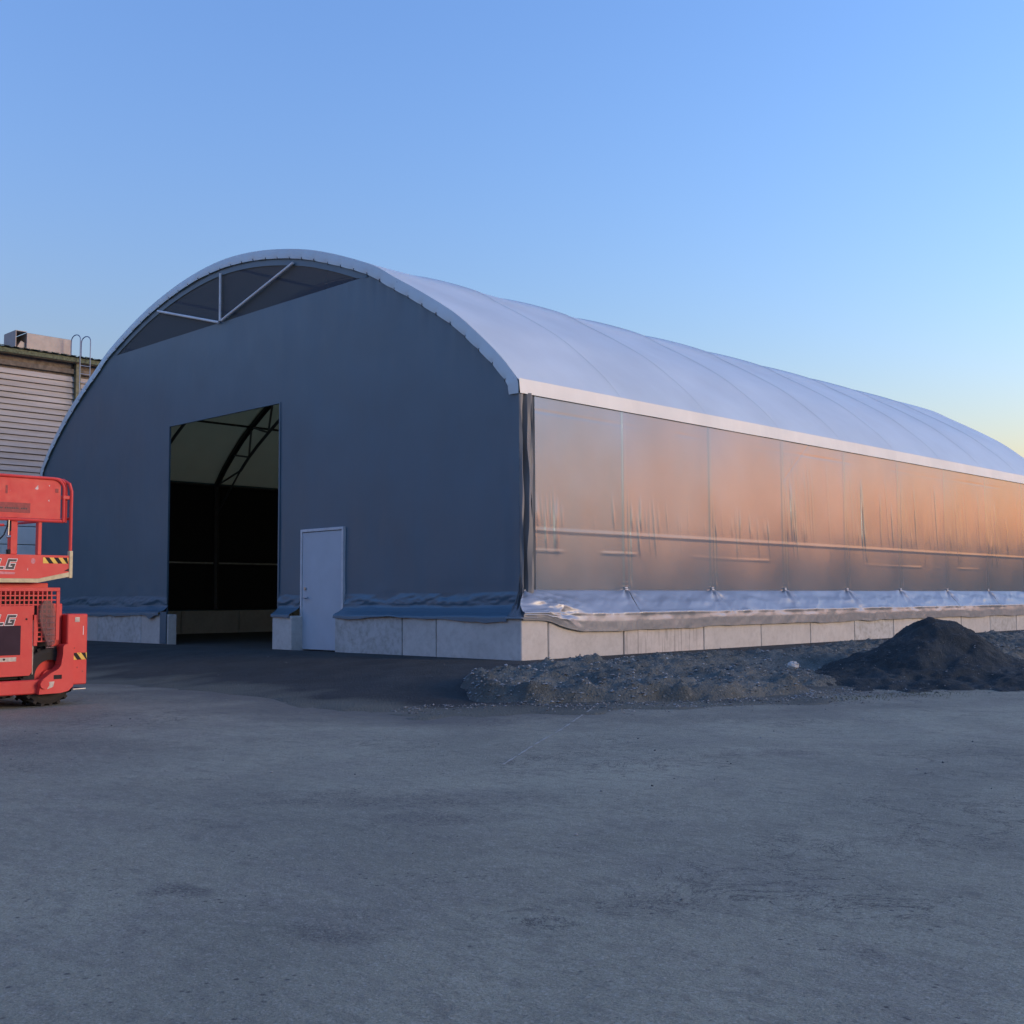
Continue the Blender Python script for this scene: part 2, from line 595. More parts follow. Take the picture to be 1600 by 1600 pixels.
# welted strap sewn over each truss line of the roof
for k in range(1, NB):
    for_w = np.array([-.032, -.014, .014, .032])
    hh = np.array([.008, .029, .029, .008])
    env = np.sin(np.linspace(0, np.pi, len(ARC)))[:, None]**.5*.85+.15
    P = np.zeros((len(ARC), 4, 3))
    P[..., 0] = XC+ARC[:, None, 0]+ARN[:, None, 0]*hh*env
    P[..., 2] = ARC[:, None, 1]+ARN[:, None, 1]*hh*env
    P[..., 1] = k*BAY+for_w
    grid_obj('roof_seam', P, 'white_membrane', hall)
# eave bands: white membrane turned down over the side walls
for side in (1, -1):
    ny = 240
    y = np.linspace(-.02, LEN, ny)[:, None]
    z = np.linspace(Z_EAVE+.01, Z_BAND, 6)[None, :]
    t01 = (Z_EAVE-z)/(Z_EAVE-Z_BAND)
    x = .012+.022*t01+.006*vnoise(y*1.3, z*2, 5, 3)*t01+.01*np.exp(-((y-.12)/.03)**2)*t01-.012*np.exp(-((y-.2)/.03)**2)*t01
    P = np.stack([np.broadcast_to(XC+side*(HW+x), (ny, 6)), np.broadcast_to(y, (ny, 6)), np.broadcast_to(z, (ny, 6))], -1)
    grid_obj('eave_band', P, 'white_band', hall, flip=side > 0)

# side wall panels (right side is in view)
def side_disp(y, z, k):
    """outward bulge of the right wall sheet, metres"""
    rr = np.random.default_rng(100+k)
    u = y-k*BAY
    h = -.014*np.sin(np.pi*np.clip(u/BAY, 0, 1))*np.sin(np.pi*np.clip((z-Z_SK)/(Z_BAND-Z_SK), 0, 1))
    h = h+.003*vnoise(y*.9, z*.5, 3, 3)
    # welts that run down each truss line
    for c in (0, BAY):
        h = h+.005*np.exp(-((u-c)/.04)**2)
    # pull folds running down from the truss line
    for c, a, w, z0, z1 in [(.10+.03*rr.random(), .0045, .02, 1.15, 3.0+.5*rr.random()), (.17, -.005, .022, 1.25, 2.9)]:
        cc = c+.04*(z-2.1)*-.5
        h = h+a*np.exp(-((u-cc)/w)**2)*sstep(z0-.1, z0+.1, z)*(1-sstep(z1-.8, z1, z))
    n = rr.integers(18, 28)
    for i in range(n):
        c = rr.uniform(.12, BAY-.2) if rr.random() < .5 else rr.uniform(.15, 1.1)
        a = .0015+.005*rr.random()**1.6*(1 if k < 4 else 1.2)
        w = rr.uniform(.014, .034)
        top = rr.uniform(2.45, 2.95) if k < 3 or rr.random() < .4 else rr.uniform(3.2, 4.2)
        bot = 2.13 if rr.random() < .75 else 1.7
        cc = c+rr.uniform(-.12, .02)*(z-2.1)
        h = h+a*np.exp(-((u-cc)/w)**2)*sstep(bot-.05, bot+.35, z)*(1-sstep(top-.45, top, z))
    # rail behind the sheet: long horizontal fold
    h = h+.0045*np.exp(-((z-Z_FOLD)/.015)**2)
    zz = 1.78-.004*y
    gate = sstep(0, .15, vnoise(y*.55, 0*y, 41, 2)+.15)
    h = h+.0028*np.exp(-((z-zz)/.010)**2)*gate
    zz = 4.12+.012*np.sin(y*.7)
    h = h-.0020*np.exp(-((z-zz)/.010)**2)*sstep(-.1, .3, vnoise(y*.5, 0*y, 43, 2)+.55)
    # gathered tucks above each clip
    for c in (0, BAY):
        h = h+.02*np.exp(-((u-c)/.10)**2)*(1-sstep(Z_SK, Z_SK+.25, z))*np.cos((z-Z_SK)*95)*.35
    # slack diagonal crease
    d = (u-.62)*.62-(z-3.95)*.78
    if k in (3,):
        h = h-.0022*np.exp(-(d/.014)**2)*sstep(3.3, 3.6, z)
    return h
for side in (1, -1):
    for k in range(NB):
        if side > 0:
            nu, nv = (170 if k < 6 else 110), 120
        else:
            nu, nv = 24, 24
        y = np.linspace(k*BAY, (k+1)*BAY, nu)
        if k == 0 and side > 0: y = np.linspace(.36, BAY, nu)
        z = np.linspace(Z_SK-.005, Z_BAND+.03, nv) if side > 0 else np.linspace(.45, 4.62, nv)
        Y, Z = np.meshgrid(y, z, indexing='ij')
        if side > 0:
            h = side_disp(Y, Z, k)
            # neighbouring bays agree on their common line
            e = np.minimum(Y-k*BAY, (k+1)*BAY-Y) if k else (k+1)*BAY-Y
            hb = .005+.003*vnoise(Y*.9, Z*.5, 3, 3)+.0045*np.exp(-((Z-Z_FOLD)/.015)**2)
            h = hb+(h-hb)*sstep(0, .05, e)
        else:
            h = np.zeros_like(Y)
        P = np.stack([XC+side*(HW+h), Y, Z], -1)
        grid_obj('wall_panel', P, 'side_tarpaulin' if side > 0 else 'grey_tarpaulin', hall, flip=side < 0)
# dark lining seen from inside on the far wall
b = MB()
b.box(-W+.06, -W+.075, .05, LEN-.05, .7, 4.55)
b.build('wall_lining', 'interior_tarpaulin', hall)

# pleated spare cloth at the front right corner
zs = np.linspace(.98, Z_BAND+.02, 90)
sec = [(0.0, -.012), (.05, .02), (.05, .05), (-.09, .075), (-.075, .13), (.075, .165), (.085, .225), (.07, .25), (-.04, .262), (.035, .275), (.03, .30), (-.06, .318), (.004, .365)]
m = 2
P = []
for zi in zs:
    t01 = (zi-1)/(Z_BAND-1)
    row = []
    for i, (dx, dy) in enumerate(sec):
        a = (1-.45*t01)+.25*math.sin(zi*2.1+i*1.7)
        wob = .012*math.sin(zi*3.3+i*2.3)+.01*math.sin(zi*7.1+i)
        yy = dy+wob*(0 < i < len(sec)-1)-.10*(1-t01)*(dy/.36)*(1-dy/.36)*2
        row.append((dx*a if i else 0, yy, zi))
    row = np.array(row)
    q = np.linspace(0, len(sec)-1, (len(sec)-1)*m+1)
    P.append(np.stack([np.interp(q, range(len(sec)), row[:, 0]), np.interp(q, range(len(sec)), row[:, 1]), np.full(len(q), zi)], 1))
P = np.array(P)
Pk = P.copy()
for _ in range(1):
    Pk[:, 1:-1, :2] = (Pk[:, :-2, :2]+2*Pk[:, 1:-1, :2]+Pk[:, 2:, :2])/4
grid_obj('corner_pleats', P, 'pleat_tarpaulin', hall, flip=True, smooth=False)

# skirts
def smooth_poly(pts, n):
    pts = np.array(pts, float)
    s = np.concatenate([[0], np.cumsum(np.linalg.norm(np.diff(pts, axis=0), axis=1))])
    q = np.linspace(0, s[-1], n)
    return np.stack([np.interp(q, s, pts[:, i]) for i in range(2)], 1)
nsec = 64
side_sec = smooth_poly([(.004, 1.118), (.03, 1.10), (.10, 1.03), (.22, .90), (.31, .78), (.345, .72), (.352, .66), (.345, .56), (.335, .43)], nsec)
for k in range(NB):
    nu = 230 if k < 3 else 130
    y = np.linspace(k*BAY, (k+1)*BAY, nu)
    if k == 0: y = np.linspace(0.0, BAY, nu)
    s = np.linspace(0, 1, nsec)
    Y, S = np.meshgrid(y, s, indexing='ij')
    X = np.interp(S, s, side_sec[:, 0])
    Z = np.interp(S, s, side_sec[:, 1])
    body = np.sin(np.pi*np.clip(S/.66, 0, 1))
    u = Y-k*BAY
    rr = np.random.default_rng(300+k)
    d = .020*vnoise(Y*1.1, S*2.2, 21, 3)*body+.006*vnoise(Y*4+S*4, S*4, 22, 2)*body
    d = d+.014*ridged(Y*1.1+S*1.1, S*1.8-Y*.4, 28, 2)*body
    # fan of creases from each clip
    for c in (0, BAY):
        du = u-c
        ang = np.arctan2(S*.75+.02, du+1e-4)
        rad = np.hypot(du, S*.75)
        d = d+.020*np.cos(ang*7+k)*np.exp(-(rad/.34)**2)*sstep(0, .08, rad)
        d = d+.022*np.exp(-((np.abs(du)-.10)/.35)**2)*np.exp(-((S-.12)/.09)**2)*.5
    # sagging swag between clips
    d = d-.018*np.sin(np.pi*u/BAY)**2*np.exp(-((S-.2)/.12)**2)
    # ragged crest where the cloth breaks over the block edge
    crest = np.exp(-((S-.64)/.05)**2)
    d = d+crest*(.012+.020*vnoise(Y*3.1, Y*0, 23, 4))
    hang = sstep(.68, .8, S)
    d = d+hang*(.010*vnoise(Y*2.6, S*2, 24, 4)+.012)
    if k == 0:   # heavy folds next to the corner
        w = 1-sstep(.7, 1.5, Y)
        d = d+w*.024*ridged(Y*1.7+S*1.9, S*3.2-Y*1.5, 25, 3)*np.sin(np.pi*np.clip(S, .02, .98))
        dd = S-.30-.25*Y
        d = d+w*(.024*np.exp(-np.abs(dd)/.06)-.012*np.exp(-((dd-.14)/.07)**2))*sstep(.0, .25, Y)
    nx = np.gradient(side_sec[:, 1]); nz = -np.gradient(side_sec[:, 0])
    ln = np.hypot(nx, nz)
    NX, NZ = np.interp(S, s, -nx/ln), np.interp(S, s, -nz/ln)
    X, Z = X+NX*d, Z+NZ*d
    Z = Z+hang*(.020*vnoise(Y*1.4, 0*Y, 27, 3))
    X = np.where(Z < Z_BLK+.02, np.maximum(X, .318), X)
    # the lower hem climbs to the block top at the corner
    lift = (1-sstep(0, 1.25, Y))
    Z = Z+lift*.20*sstep(.55, 1, S)
    X = X-.0*lift
    P = np.stack([X, Y-(1-sstep(0, .28, Y))*.30*sstep(0, .5, S), Z], -1)
    if k:   # line up with the previous bay
        pass
    grid_obj('wall_skirt', P, 'skirt_tarpaulin', hall, flip=True)
# clips at each truss foot
for k in range(1, NB):
    b = MB()
    b.box(.02, .035, k*BAY-.045, k*BAY+.035, Z_SK+.045, Z_SK+.062, .004)
    b.box(.02, .035, k*BAY-.035, k*BAY+.045, Z_SK+.015, Z_SK+.032, .004)
    b.build('tension_clip', 'white_paint', hall)

# front gable sheet
OX0, OX1, OZ = -11.40, -6.88, 5.08
DX0, DX1, DZ = -6.06, -4.66, 2.38
VZ = 7.17
xs = np.unique(np.round(np.concatenate([np.linspace(-W+.0, 0, 185), [OX0, OX1, DX0, DX1]]), 4))
zs = np.unique(np.round(np.concatenate([np.linspace(1.08, VZ, 82), [DZ, OZ]]), 4))
X, Z = np.meshgrid(xs, zs, indexing='ij')
top = arch_z(X, .05)
top = np.where(np.abs(X-XC) > HW-.06, 4.6, top)
Zc = np.minimum(Z, top)
H = .012*vnoise(X*.55, Z*.5, 31, 3)
H = H+.010*np.exp(-((Z-1.15)/.1)**2)*vnoise(X*2.2, Z, 33, 3)
# puckers that hang from the laced edge
dist_edge = np.clip(top-Z, 0, 5)
H = H+.040*np.maximum(np.sin(X*19+5*vnoise(X*1.3, 0*X, 34, 2)), -.3)*np.exp(-np.maximum(dist_edge-.1, 0)/.22)*sstep(-11, -7, X)
dr = X-(-8.9)+.55*(Z-6.4)
H = H+.004*np.sin(dr*40)*np.exp(-((X+9.6)/.35)**2)*np.exp(-((Z-6.4)/.3)**2)
# vertical corner crease
H = H+.02*vnoise(X*7, Z*1.3, 35, 3)*sstep(-.7, -.15, X)
P = np.stack([X, -H, Zc], -1)
P[np.abs(X-0) < 1e-6, 1] = -.012
cx = (X[:-1, :-1]+X[1:, 1:])/2
cz = (Z[:-1, :-1]+Z[1:, 1:])/2
keep = ~((cx > OX0) & (cx < OX1) & (cz < OZ)) & ~((cx > DX0) & (cx < DX1) & (cz < DZ))
keep &= (Zc[:-1, 1:]-Zc[:-1, :-1] > 1e-5) | (Zc[1:, 1:]-Zc[1:, :-1] > 1e-5)
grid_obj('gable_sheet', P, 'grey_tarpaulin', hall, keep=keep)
# surround of the vent, follows the arch
sel = (ARC[:, 1]-ARN[:, 1]*.36 > VZ-.45)
As, Ns = ARC[sel], ARN[sel]
offs = np.linspace(.05, .34, 6)
P = np.zeros((len(As), 6, 3))
sr = np.arange(len(As))
P[..., 0] = XC+As[:, None, 0]-Ns[:, None, 0]*offs
P[..., 2] = np.maximum(As[:, None, 1]-Ns[:, None, 1]*offs, VZ-.02)
P[..., 1] = -.006-.012*np.sin(sr*2.1)[:, None]*(np.linspace(1, 0, 6))[None, :]*.6
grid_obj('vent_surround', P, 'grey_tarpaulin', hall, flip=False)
# vent mesh behind it
As = ARC-ARN*.30
pts = [(XC+d, z) for d, z in As if z > VZ-.05]
xm = np.linspace(min(p[0] for p in pts), max(p[0] for p in pts), 60)
zt = arch_z(xm, .30)
b = MB()
V, F = [], []
for i, (x, z) in enumerate(zip(xm, zt)):
    V += [(x, .015, VZ-.05), (x, .015, max(z, VZ-.045))]
for i in range(59):
    F.append((2*i, 2*i+2, 2*i+3, 2*i+1))
mesh_obj('vent_screen', V, F, 'vent_mesh', hall)
for p, q in (((-9.19, 7.19), (-9.2, 8.27)), ((-9.25, 7.17), (-11.98, 7.92)), ((-9.13, 7.19), (-6.41, 7.92))):
    b = MB()
    b.tube([(p[0], -.045, p[1]), (q[0], -.045, q[1])], .029, 8)
    b.build('vent_brace', 'white_paint', hall, smooth=True)
# white edge flap, scalloped between its lacing ties
cur = np.concatenate([[[HW, z] for z in (4.37, 4.44, 4.52)], ARC, [[-HW, z] for z in (4.52, 4.44, 4.37)]])
s = np.concatenate([[0], np.cumsum(np.hypot(*np.diff(cur, axis=0).T))])
q = np.arange(0, s[-1], .05)
cu = np.stack([np.interp(q, s, cur[:, 0]), np.interp(q, s, cur[:, 1])], 1)
for _ in range(4):
    cu[1:-1] = (cu[:-2]+2*cu[1:-1]+cu[2:])/4
Tn = np.gradient(cu, axis=0); Tn /= np.linalg.norm(Tn, axis=1)[:, None]
Nn = np.stack([Tn[:, 1], -Tn[:, 0]], 1)
PITCH = .46
ph = q/PITCH
scal = np.abs(np.sin(np.pi*ph))**.6
wid = .20+.008*scal+.006*vnoise(q*1.1, q*0, 51, 2)
nv = 9
w01 = np.linspace(0, 1, nv)
P = np.zeros((len(q), nv, 3))
off = w01[None, :]*wid[:, None]
P[..., 0] = XC+cu[:, None, 0]-Nn[:, None, 0]*off
P[..., 2] = cu[:, None, 1]-Nn[:, None, 1]*off
puck = np.exp(-((ph-np.round(ph))/.13)**2)[:, None]*w01[None, :]**1.5
P[..., 1] = -.022-.030*np.sin(w01*np.pi*.55)[None, :]+.020*puck-.008*vnoise(q*2.5, q*0, 52, 3)[:, None]*w01[None, :]
grid_obj('edge_flap', P, 'white_membrane', hall)
first = None
for i in range(1, int(s[-1]/PITCH)):
    j = int(i*PITCH/.05)
    if j >= len(q)-2: break
    c = cu[j]-Nn[j]*wid[j]
    n = Nn[j]
    tie = MB()
    a = (XC+c[0]+n[0]*.03, -.055, c[1]+n[1]*.03)
    e = (XC+c[0]-n[0]*.03, -.022, c[1]-n[1]*.03)
    tie.tube([a, e], .007, 5)
    tie.build('lacing_tie', 'dark_steel', hall)

# opening edge: folded jambs and lintel
b = MB(); b.box(OX0-.03, OX0+.02, -.02, .03, .66, OZ, .004); b.build('door_jamb', 'grey_tarpaulin', hall)
b = MB(); b.box(OX1-.02, OX1+.03, -.02, .03, .66, OZ, .004); b.build('door_jamb', 'grey_tarpaulin', hall)
b = MB(); b.box(OX0+.021, OX1-.021, -.018, .03, OZ-.03, OZ, .004); b.build('door_lintel', 'grey_tarpaulin', hall)
b = MB(); b.box(-11.10, -10.82, -.335, -.315, 0, .72, .004); b.build('jamb_strap', 'grey_tarpaulin', hall)

# front skirt pieces: slack cloth above the blocks, then a lip that lies on them
def front_skirt(x0, x1, seed, edge_wave=.03, end_drop=None, flare=(0, 0)):
    nu = int((x1-x0)/.022)+2
    sec = smooth_poly([(-.0, 1.10), (-.012, 1.03), (-.02, .95), (-.03, .87), (-.06, .825), (-.15, .765), (-.26, .712), (-.335, .676), (-.345, .63)], 48)
    s = np.linspace(0, 1, 48)
    xs = np.linspace(x0, x1, nu)
    Xg, S = np.meshgrid(xs, s, indexing='ij')
    Yg, Zg = np.interp(S, s, sec[:, 0]), np.interp(S, s, sec[:, 1])
    # hanging swags: broad loops sagging between fixing points
    per = 1.9
    u = (Xg/per+.31) % 1
    loop = np.sin(np.pi*u)**1.5
    mid = np.sin(np.pi*np.clip(S/.48, 0, 1))
    d = .016*mid*np.sin(5.0*(S/.48)*math.pi*.5-loop*3.4)*sstep(.15, .9, loop)
    d = d+.024*vnoise(Xg*1.3+S*1.5, S*3, seed, 3)*mid+.010*vnoise(Xg*5, S*7, seed+1, 3)*mid
    d = d+.016*ridged(Xg*1.8+S*2, S*2.6, seed+6, 3)*mid
    Yg = Yg-np.maximum(d, -.02)-.012*mid
    lip = sstep(.62, .9, S)
    Zg = Zg+lip*.016*(1+vnoise(Xg*1.7, S*2, seed+2, 3))
    Yg = Yg-lip*edge_wave*(vnoise(Xg*1.3, 0*Xg, seed+3, 3))*.9
    Zg = Zg-sstep(.9, 1, S)*.045*(vnoise(Xg*1.2, 0*Xg, seed+4, 3)+.5)
    blk = (S > .55)
    Zg = np.where(blk, np.maximum(Zg, np.where(Yg > -.312, Z_BLK+.012, 0)), Zg)
    Yg = np.where(Zg < Z_BLK+.012, np.minimum(Yg, -.315), Yg)
    if end_drop:
        e, amt = end_drop
        wdt = np.exp(-((Xg-e)/.11)**2)
        Zg = Zg-sstep(.85, 1, S)*wdt*amt
        Yg = np.where(Zg < Z_BLK, np.minimum(Yg, -.33), Yg)
    Xg = Xg+flare[0]*S*np.exp(-(Xg-x0)/.25)+flare[1]*S*np.exp(-(x1-Xg)/.25)
    P = np.stack([Xg, np.minimum(Yg, -.004), Zg], -1)
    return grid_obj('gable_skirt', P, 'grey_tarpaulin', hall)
front_skirt(-W, OX0+.01, 60, end_drop=(-11.62, .10), flare=(0, .26))
front_skirt(OX1-.0, DX0-.03, 66, flare=(.20, .04))
front_skirt(DX1+.03, .0, 72)
# crumpled cloth where front and side skirts meet over the corner block
nu, nv = 60, 50
Ag, S = np.meshgrid(np.linspace(0, 1, nu), np.linspace(0, 1, nv), indexing='ij')
ang = -np.pi/2+Ag*np.pi/2          # from facing the front to facing the side
rad = np.interp(S, [0, .25, .5, .75, .92, 1], [.0, .04, .12, .30, .44, .45])
zc = np.interp(S, [0, .25, .5, .75, .92, 1], [1.45, 1.10, .88, .74, .68, .66])
ex, ey = np.cos(ang), np.sin(ang)
k_ = 1/np.maximum(np.abs(ex), np.abs(ey))
k_ = 1+(k_-1)*sstep(.3, .8, S)
fold = .030*np.sin(Ag*26+S*4)*np.sin(np.pi*np.clip(S*1.05, 0, 1))+.03*vnoise(Ag*5, S*4, 81, 3)*np.sin(np.pi*S)
rr_ = np.minimum(rad*k_*.80+fold+.012, .9)
P = np.stack([-.01+rr_*ex, .01+rr_*ey, zc+.03*vnoise(Ag*7, S*5, 82, 3)*np.sin(np.pi*S)*.6], -1)
P[..., 2] = np.maximum(P[..., 2], np.where((P[..., 0] < .33) & (P[..., 1] > -.33), Z_BLK+.012, .6))
grid_obj('corner_gather', P, 'pleat_tarpaulin', hall, flip=False)

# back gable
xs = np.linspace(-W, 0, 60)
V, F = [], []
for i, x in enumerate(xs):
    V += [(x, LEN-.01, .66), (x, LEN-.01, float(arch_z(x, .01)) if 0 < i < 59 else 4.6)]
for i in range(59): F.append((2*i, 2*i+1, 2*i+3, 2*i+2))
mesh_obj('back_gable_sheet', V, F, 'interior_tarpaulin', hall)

# trusses: outer chord, inner chord and web per bay line
for k in range(1, NB):
    yk = k*BAY
    to = bpy.data.objects.new('truss', None); C.objects.link(to); to.parent = hall; to.location = (0, yk, 0)
    out = [(XC+d, yk, z) for d, z in (ARC-ARN*.12)[::3]]
    inn = [(XC+d, yk, z) for d, z in (ARC-ARN*.80)[::3]]
    full_o = [(XC+HW-.12, yk, .7)]+out+[(XC-HW+.12, yk, .7)]
    b = MB(); b.tube(full_o, .09, 6); b.build('outer_chord', 'dark_steel', to, smooth=True)
    b = MB(); b.tube(inn[2:-2], .05, 6); b.build('inner_chord', 'truss_steel', to, smooth=True)
    b = MB()
    for i in range(2, len(out)-3, 2):
        b.tube([out[i], inn[i+1]], .032, 5)
        b.tube([inn[i+1], out[i+2]], .032, 5)
    for sgn, o0, i0 in ((1, out[0], inn[2]), (-1, out[-1], inn[-3])):
        b.tube([o0, i0], .03, 5)
        b.tube([(o0[0], yk, 3.6), i0], .03, 5)
    b.build('web', 'truss_steel', to)
for dd in (.5, 12, 24, 36, 48, 60, 72, 84, 95.5):
    i = min(int(round(dd)), 96)
    c = ARC[i]-ARN[i]*.12
    b = MB(); b.tube([(XC+c[0], .25, c[1]), (XC+c[0], LEN-.2, c[1])], .035, 6); b.build('purlin', 'dark_steel', hall, smooth=True)
for side in (1, -1):
    for zz in (Z_FOLD,):
        b = MB(); b.tube([(XC+side*(HW-.09), .1, zz), (XC+side*(HW-.09), LEN-.1, zz)], .03, 6); b.build('side_rail', 'galvanised_steel', hall, smooth=True)

# personnel door
b = MB(); b.box(DX0+.06, DX1-.06, -.035, .02, .0, DZ-.065, .004); dl = b.build('door', 'door_paint', hall)
b = MB()
b.box(DX0, DX0+.055, -.055, .05, .0, DZ, .005)
b.box(DX1-.055, DX1, -.055, .05, .0, DZ, .005)
b.box(DX0+.056, DX1-.056, -.055, .05, DZ-.055, DZ, .005)
b.build('frame', 'door_frame_paint', dl)
b = MB(); b.tube([(DX0+.17, -.035, 1.02), (DX0+.17, -.085, 1.02)], .018, 8); b.tube([(DX0+.15, -.085, 1.02), (DX0+.30, -.085, 1.02)], .013, 8)
b.build('handle', 'bare_steel', dl, smooth=True)
b = MB(); b.tube([(DX0+.17, -.034, 1.20), (DX0+.17, -.06, 1.20)], .03, 12); b.build('lock', 'bare_steel', dl, smooth=True)

# ------------------------------------------------------------------ concrete base walls
bw = thing('concrete_block_wall', 'low wall of pale precast concrete blocks under the fabric hall', 'wall')
def block(x0, x1, y0, y1, mat='cast_concrete', z1=Z_BLK, jz=0):
    b = MB(); b.box(x0, x1, y0, y1, -.35, z1+jz, .012)
    return b.build('concrete_block', mat, bw)
edges = [.34, 2.30, 4.735, 6.76, 8.73, 10.70, 12.64, 14.6, 16.55, 18.46, 20.36, 22.3, LEN+.1]
for i in range(len(edges)-1):
    mat = 'stained_concrete' if i in (1,) else ('patchy_concrete' if i in (5, 9) else 'cast_concrete')
    block(-.28, .3+random.uniform(-.006, .006), edges[i]+.012, edges[i+1]-.012, mat, jz=random.uniform(-.008, .004))
block(-1.72, .3, -.3, .327, 'cast_concrete')
block(-2.62, -1.742, -.298, .25, 'cast_concrete', jz=-.004)
block(-4.58, -2.642, -.3, .25, 'patchy_concrete')
block(-6.65, -5.99, -.3, .25, 'cast_concrete')
block(-12.02, -10.79, -.3, -.08, 'cast_concrete')
block(-14.2, -12.04, -.302, .2, 'patchy_concrete')
block(-16.4, -14.22, -.3, .2)
block(-18.65, -16.42, -.3, .2)
for k in range(13):
    y0 = .22+k*2.0
    block(-18.68, -18.1, y0, min(y0+1.975, LEN+.1))
block(-18.0, -11, LEN-.2, LEN+.25); block(-10.98, -4, LEN-.2, LEN+.25); block(-3.98, -.3, LEN-.2, LEN+.25)

# ------------------------------------------------------------------ ground
G0 = -.30
def axis(lo, hi, fine, far):
    a = np.arange(lo, hi+1e-6, fine)
    k = np.cumsum(fine*1.28**np.arange(1, 60)); k = k[k < far]
    return np.concatenate([(lo-k)[::-1], a, hi+k])
def bdist(x, y):
    dx = np.maximum(np.maximum(-18.65-x, x-.3), 0)
    dy = np.maximum(np.maximum(-.3-y, y-LEN), 0)
    return np.hypot(dx, dy)
def apron_edge(x, y):
    d = bdist(x, y)
    D = 4.95+.6*vnoise(x*.35, y*.35, 93, 3)+.35*vnoise(x*1.6, y*1.6, 92, 5)
    # edge follows the photographed outline
    D = D+np.clip((x-.5)*.12, 0, .5)*(y < 1)-.3*(x < -3)
    return d-D
def apron_z(x, y):
    d = bdist(x, y)
    D = d-apron_edge(x, y)
    z = -.004-.29*sstep(.7, 5.4, d)-.14*sstep(-.05, .9, d-D)
    z = z+.020*vnoise(x*1.4, y*1.4, 94, 4)*sstep(.05, 1.2, d)
    return z-.02*(d < .01)
def set_attr(o, name, vals):
    at = o.data.attributes.new(name, 'FLOAT', 'POINT')
    at.data.foreach_set('value', np.asarray(vals, float).ravel().astype(np.float32))
gx, gy = axis(-6, 15, .12, 900), axis(-14, 4, .12, 900)
X, Y = np.meshgrid(gx, gy, indexing='ij')
near = np.exp(-((X-5)/22)**2-((Y+6)/22)**2)
Z = G0+.016*vnoise(X*.35, Y*.35, 91, 3)*near
gr = grid_obj('ground', np.stack([X, Y, Z], -1), 'worn_asphalt')
set_attr(gr, 'soil', np.clip((1-sstep(-.2, 1.5, apron_edge(X, Y)+.8*vnoise(X*.8, Y*.8, 88, 5)))*.55, 0, 1))
tag(gr, 'worn grey asphalt yard in front of the hall', kind='structure')

ax, ay = axis(-19, 9, .09, 30), axis(-8, 3, .09, 40)
X, Y = np.meshgrid(ax, ay, indexing='ij')
ap = grid_obj('gravel_apron', np.stack([X, Y, apron_z(X, Y)], -1), 'dark_fill')
set_attr(ap, 'dust', np.clip(sstep(-1.3, .15, apron_edge(X, Y)+.9*vnoise(X*.9, Y*.9, 87, 5))*.9+.12*vnoise(X*.5, Y*.5, 86, 4), 0, 1))
tag(ap, 'dark compacted gravel apron sloping up to the hall doorway', kind='structure')

# crushed rock bank along the side wall
def bank_h(x, y):
    d = x-.3
    f_in = sstep(.55, 2.0, d)
    edge = np.interp(y, [-4.3, -4.0, -3.4, -2.5, -.5, .6, 3, 8, 30], [2.7, 3.0, 3.9, 4.55, 5.3, 5.2, 5.0, 4.8, 4.8])
    edge = edge+.1+.42*vnoise(x*1.3, y*1.3, 95, 5)
    f_out = sstep(.0, .6, edge-x)
    f_left = sstep(0, .30, (y+3.9)+.10*vnoise(x*3, y*3, 99, 3)-np.clip(2.7-x, 0, 3)*.85)
    h = np.interp(y, [-4, -1, 1, 4], [.13, .12, .08, .07])+.05*vnoise(x*.7, y*.5, 96, 3)+.075*vnoise(x*2.4, y*2.4, 97, 4)+.075*np.abs(vnoise(x*7, y*7, 98, 4))
    dip = 1-.75*np.exp(-((y-2.6)/1.0)**2)*sstep(2.2, 3.4, x)
    return h*f_in*f_out*f_left*dip-.05*(1-f_in*f_out*f_left)
bx_, by_ = np.linspace(.45, 6.3, 150), np.linspace(-4.6, LEN+2, 520)
X, Y = np.meshgrid(bx_, by_, indexing='ij')
bk = grid_obj('rubble_bank', np.stack([X, Y, apron_z(X, Y)+bank_h(X, Y)], -1), 'crushed_rock')
tag(bk, 'low bank of crushed grey rock beside the hall wall', 'rubble bank', kind='stuff')

# dark gravel heap
PX, PY = 5.05, 4.25
def pile_z(x, y):
    r = np.hypot((x-PX)/1.0, (y-PY)/1.22)
    n = .10*vnoise(x*1.0, y*1.0, 101, 3)
    h = np.interp(r+n, [0, .24, .48, .84, 1.22, 1.6, 2.3, 3.0], [.93, .90, .77, .50, .27, .14, .03, -.10])
    return G0+h+.06*vnoise(x*3, y*3, 102, 5)+.022*vnoise(x*13, y*13, 103, 3)
X, Y = np.meshgrid(np.linspace(PX-3.2, PX+3.2, 170), np.linspace(PY-3.8, PY+3.8, 190), indexing='ij')
r = np.hypot((X-PX), (Y-PY)/1.22)
Pm = np.stack([X, Y, pile_z(X, Y)], -1)
kp = (r[:-1, :-1] < 3.2)
pl = grid_obj('gravel_heap', Pm, 'dark_aggregate', keep=kp)
tag(pl, 'dark conical heap of fine gravel standing on the rubble bank', 'gravel heap', kind='stuff')

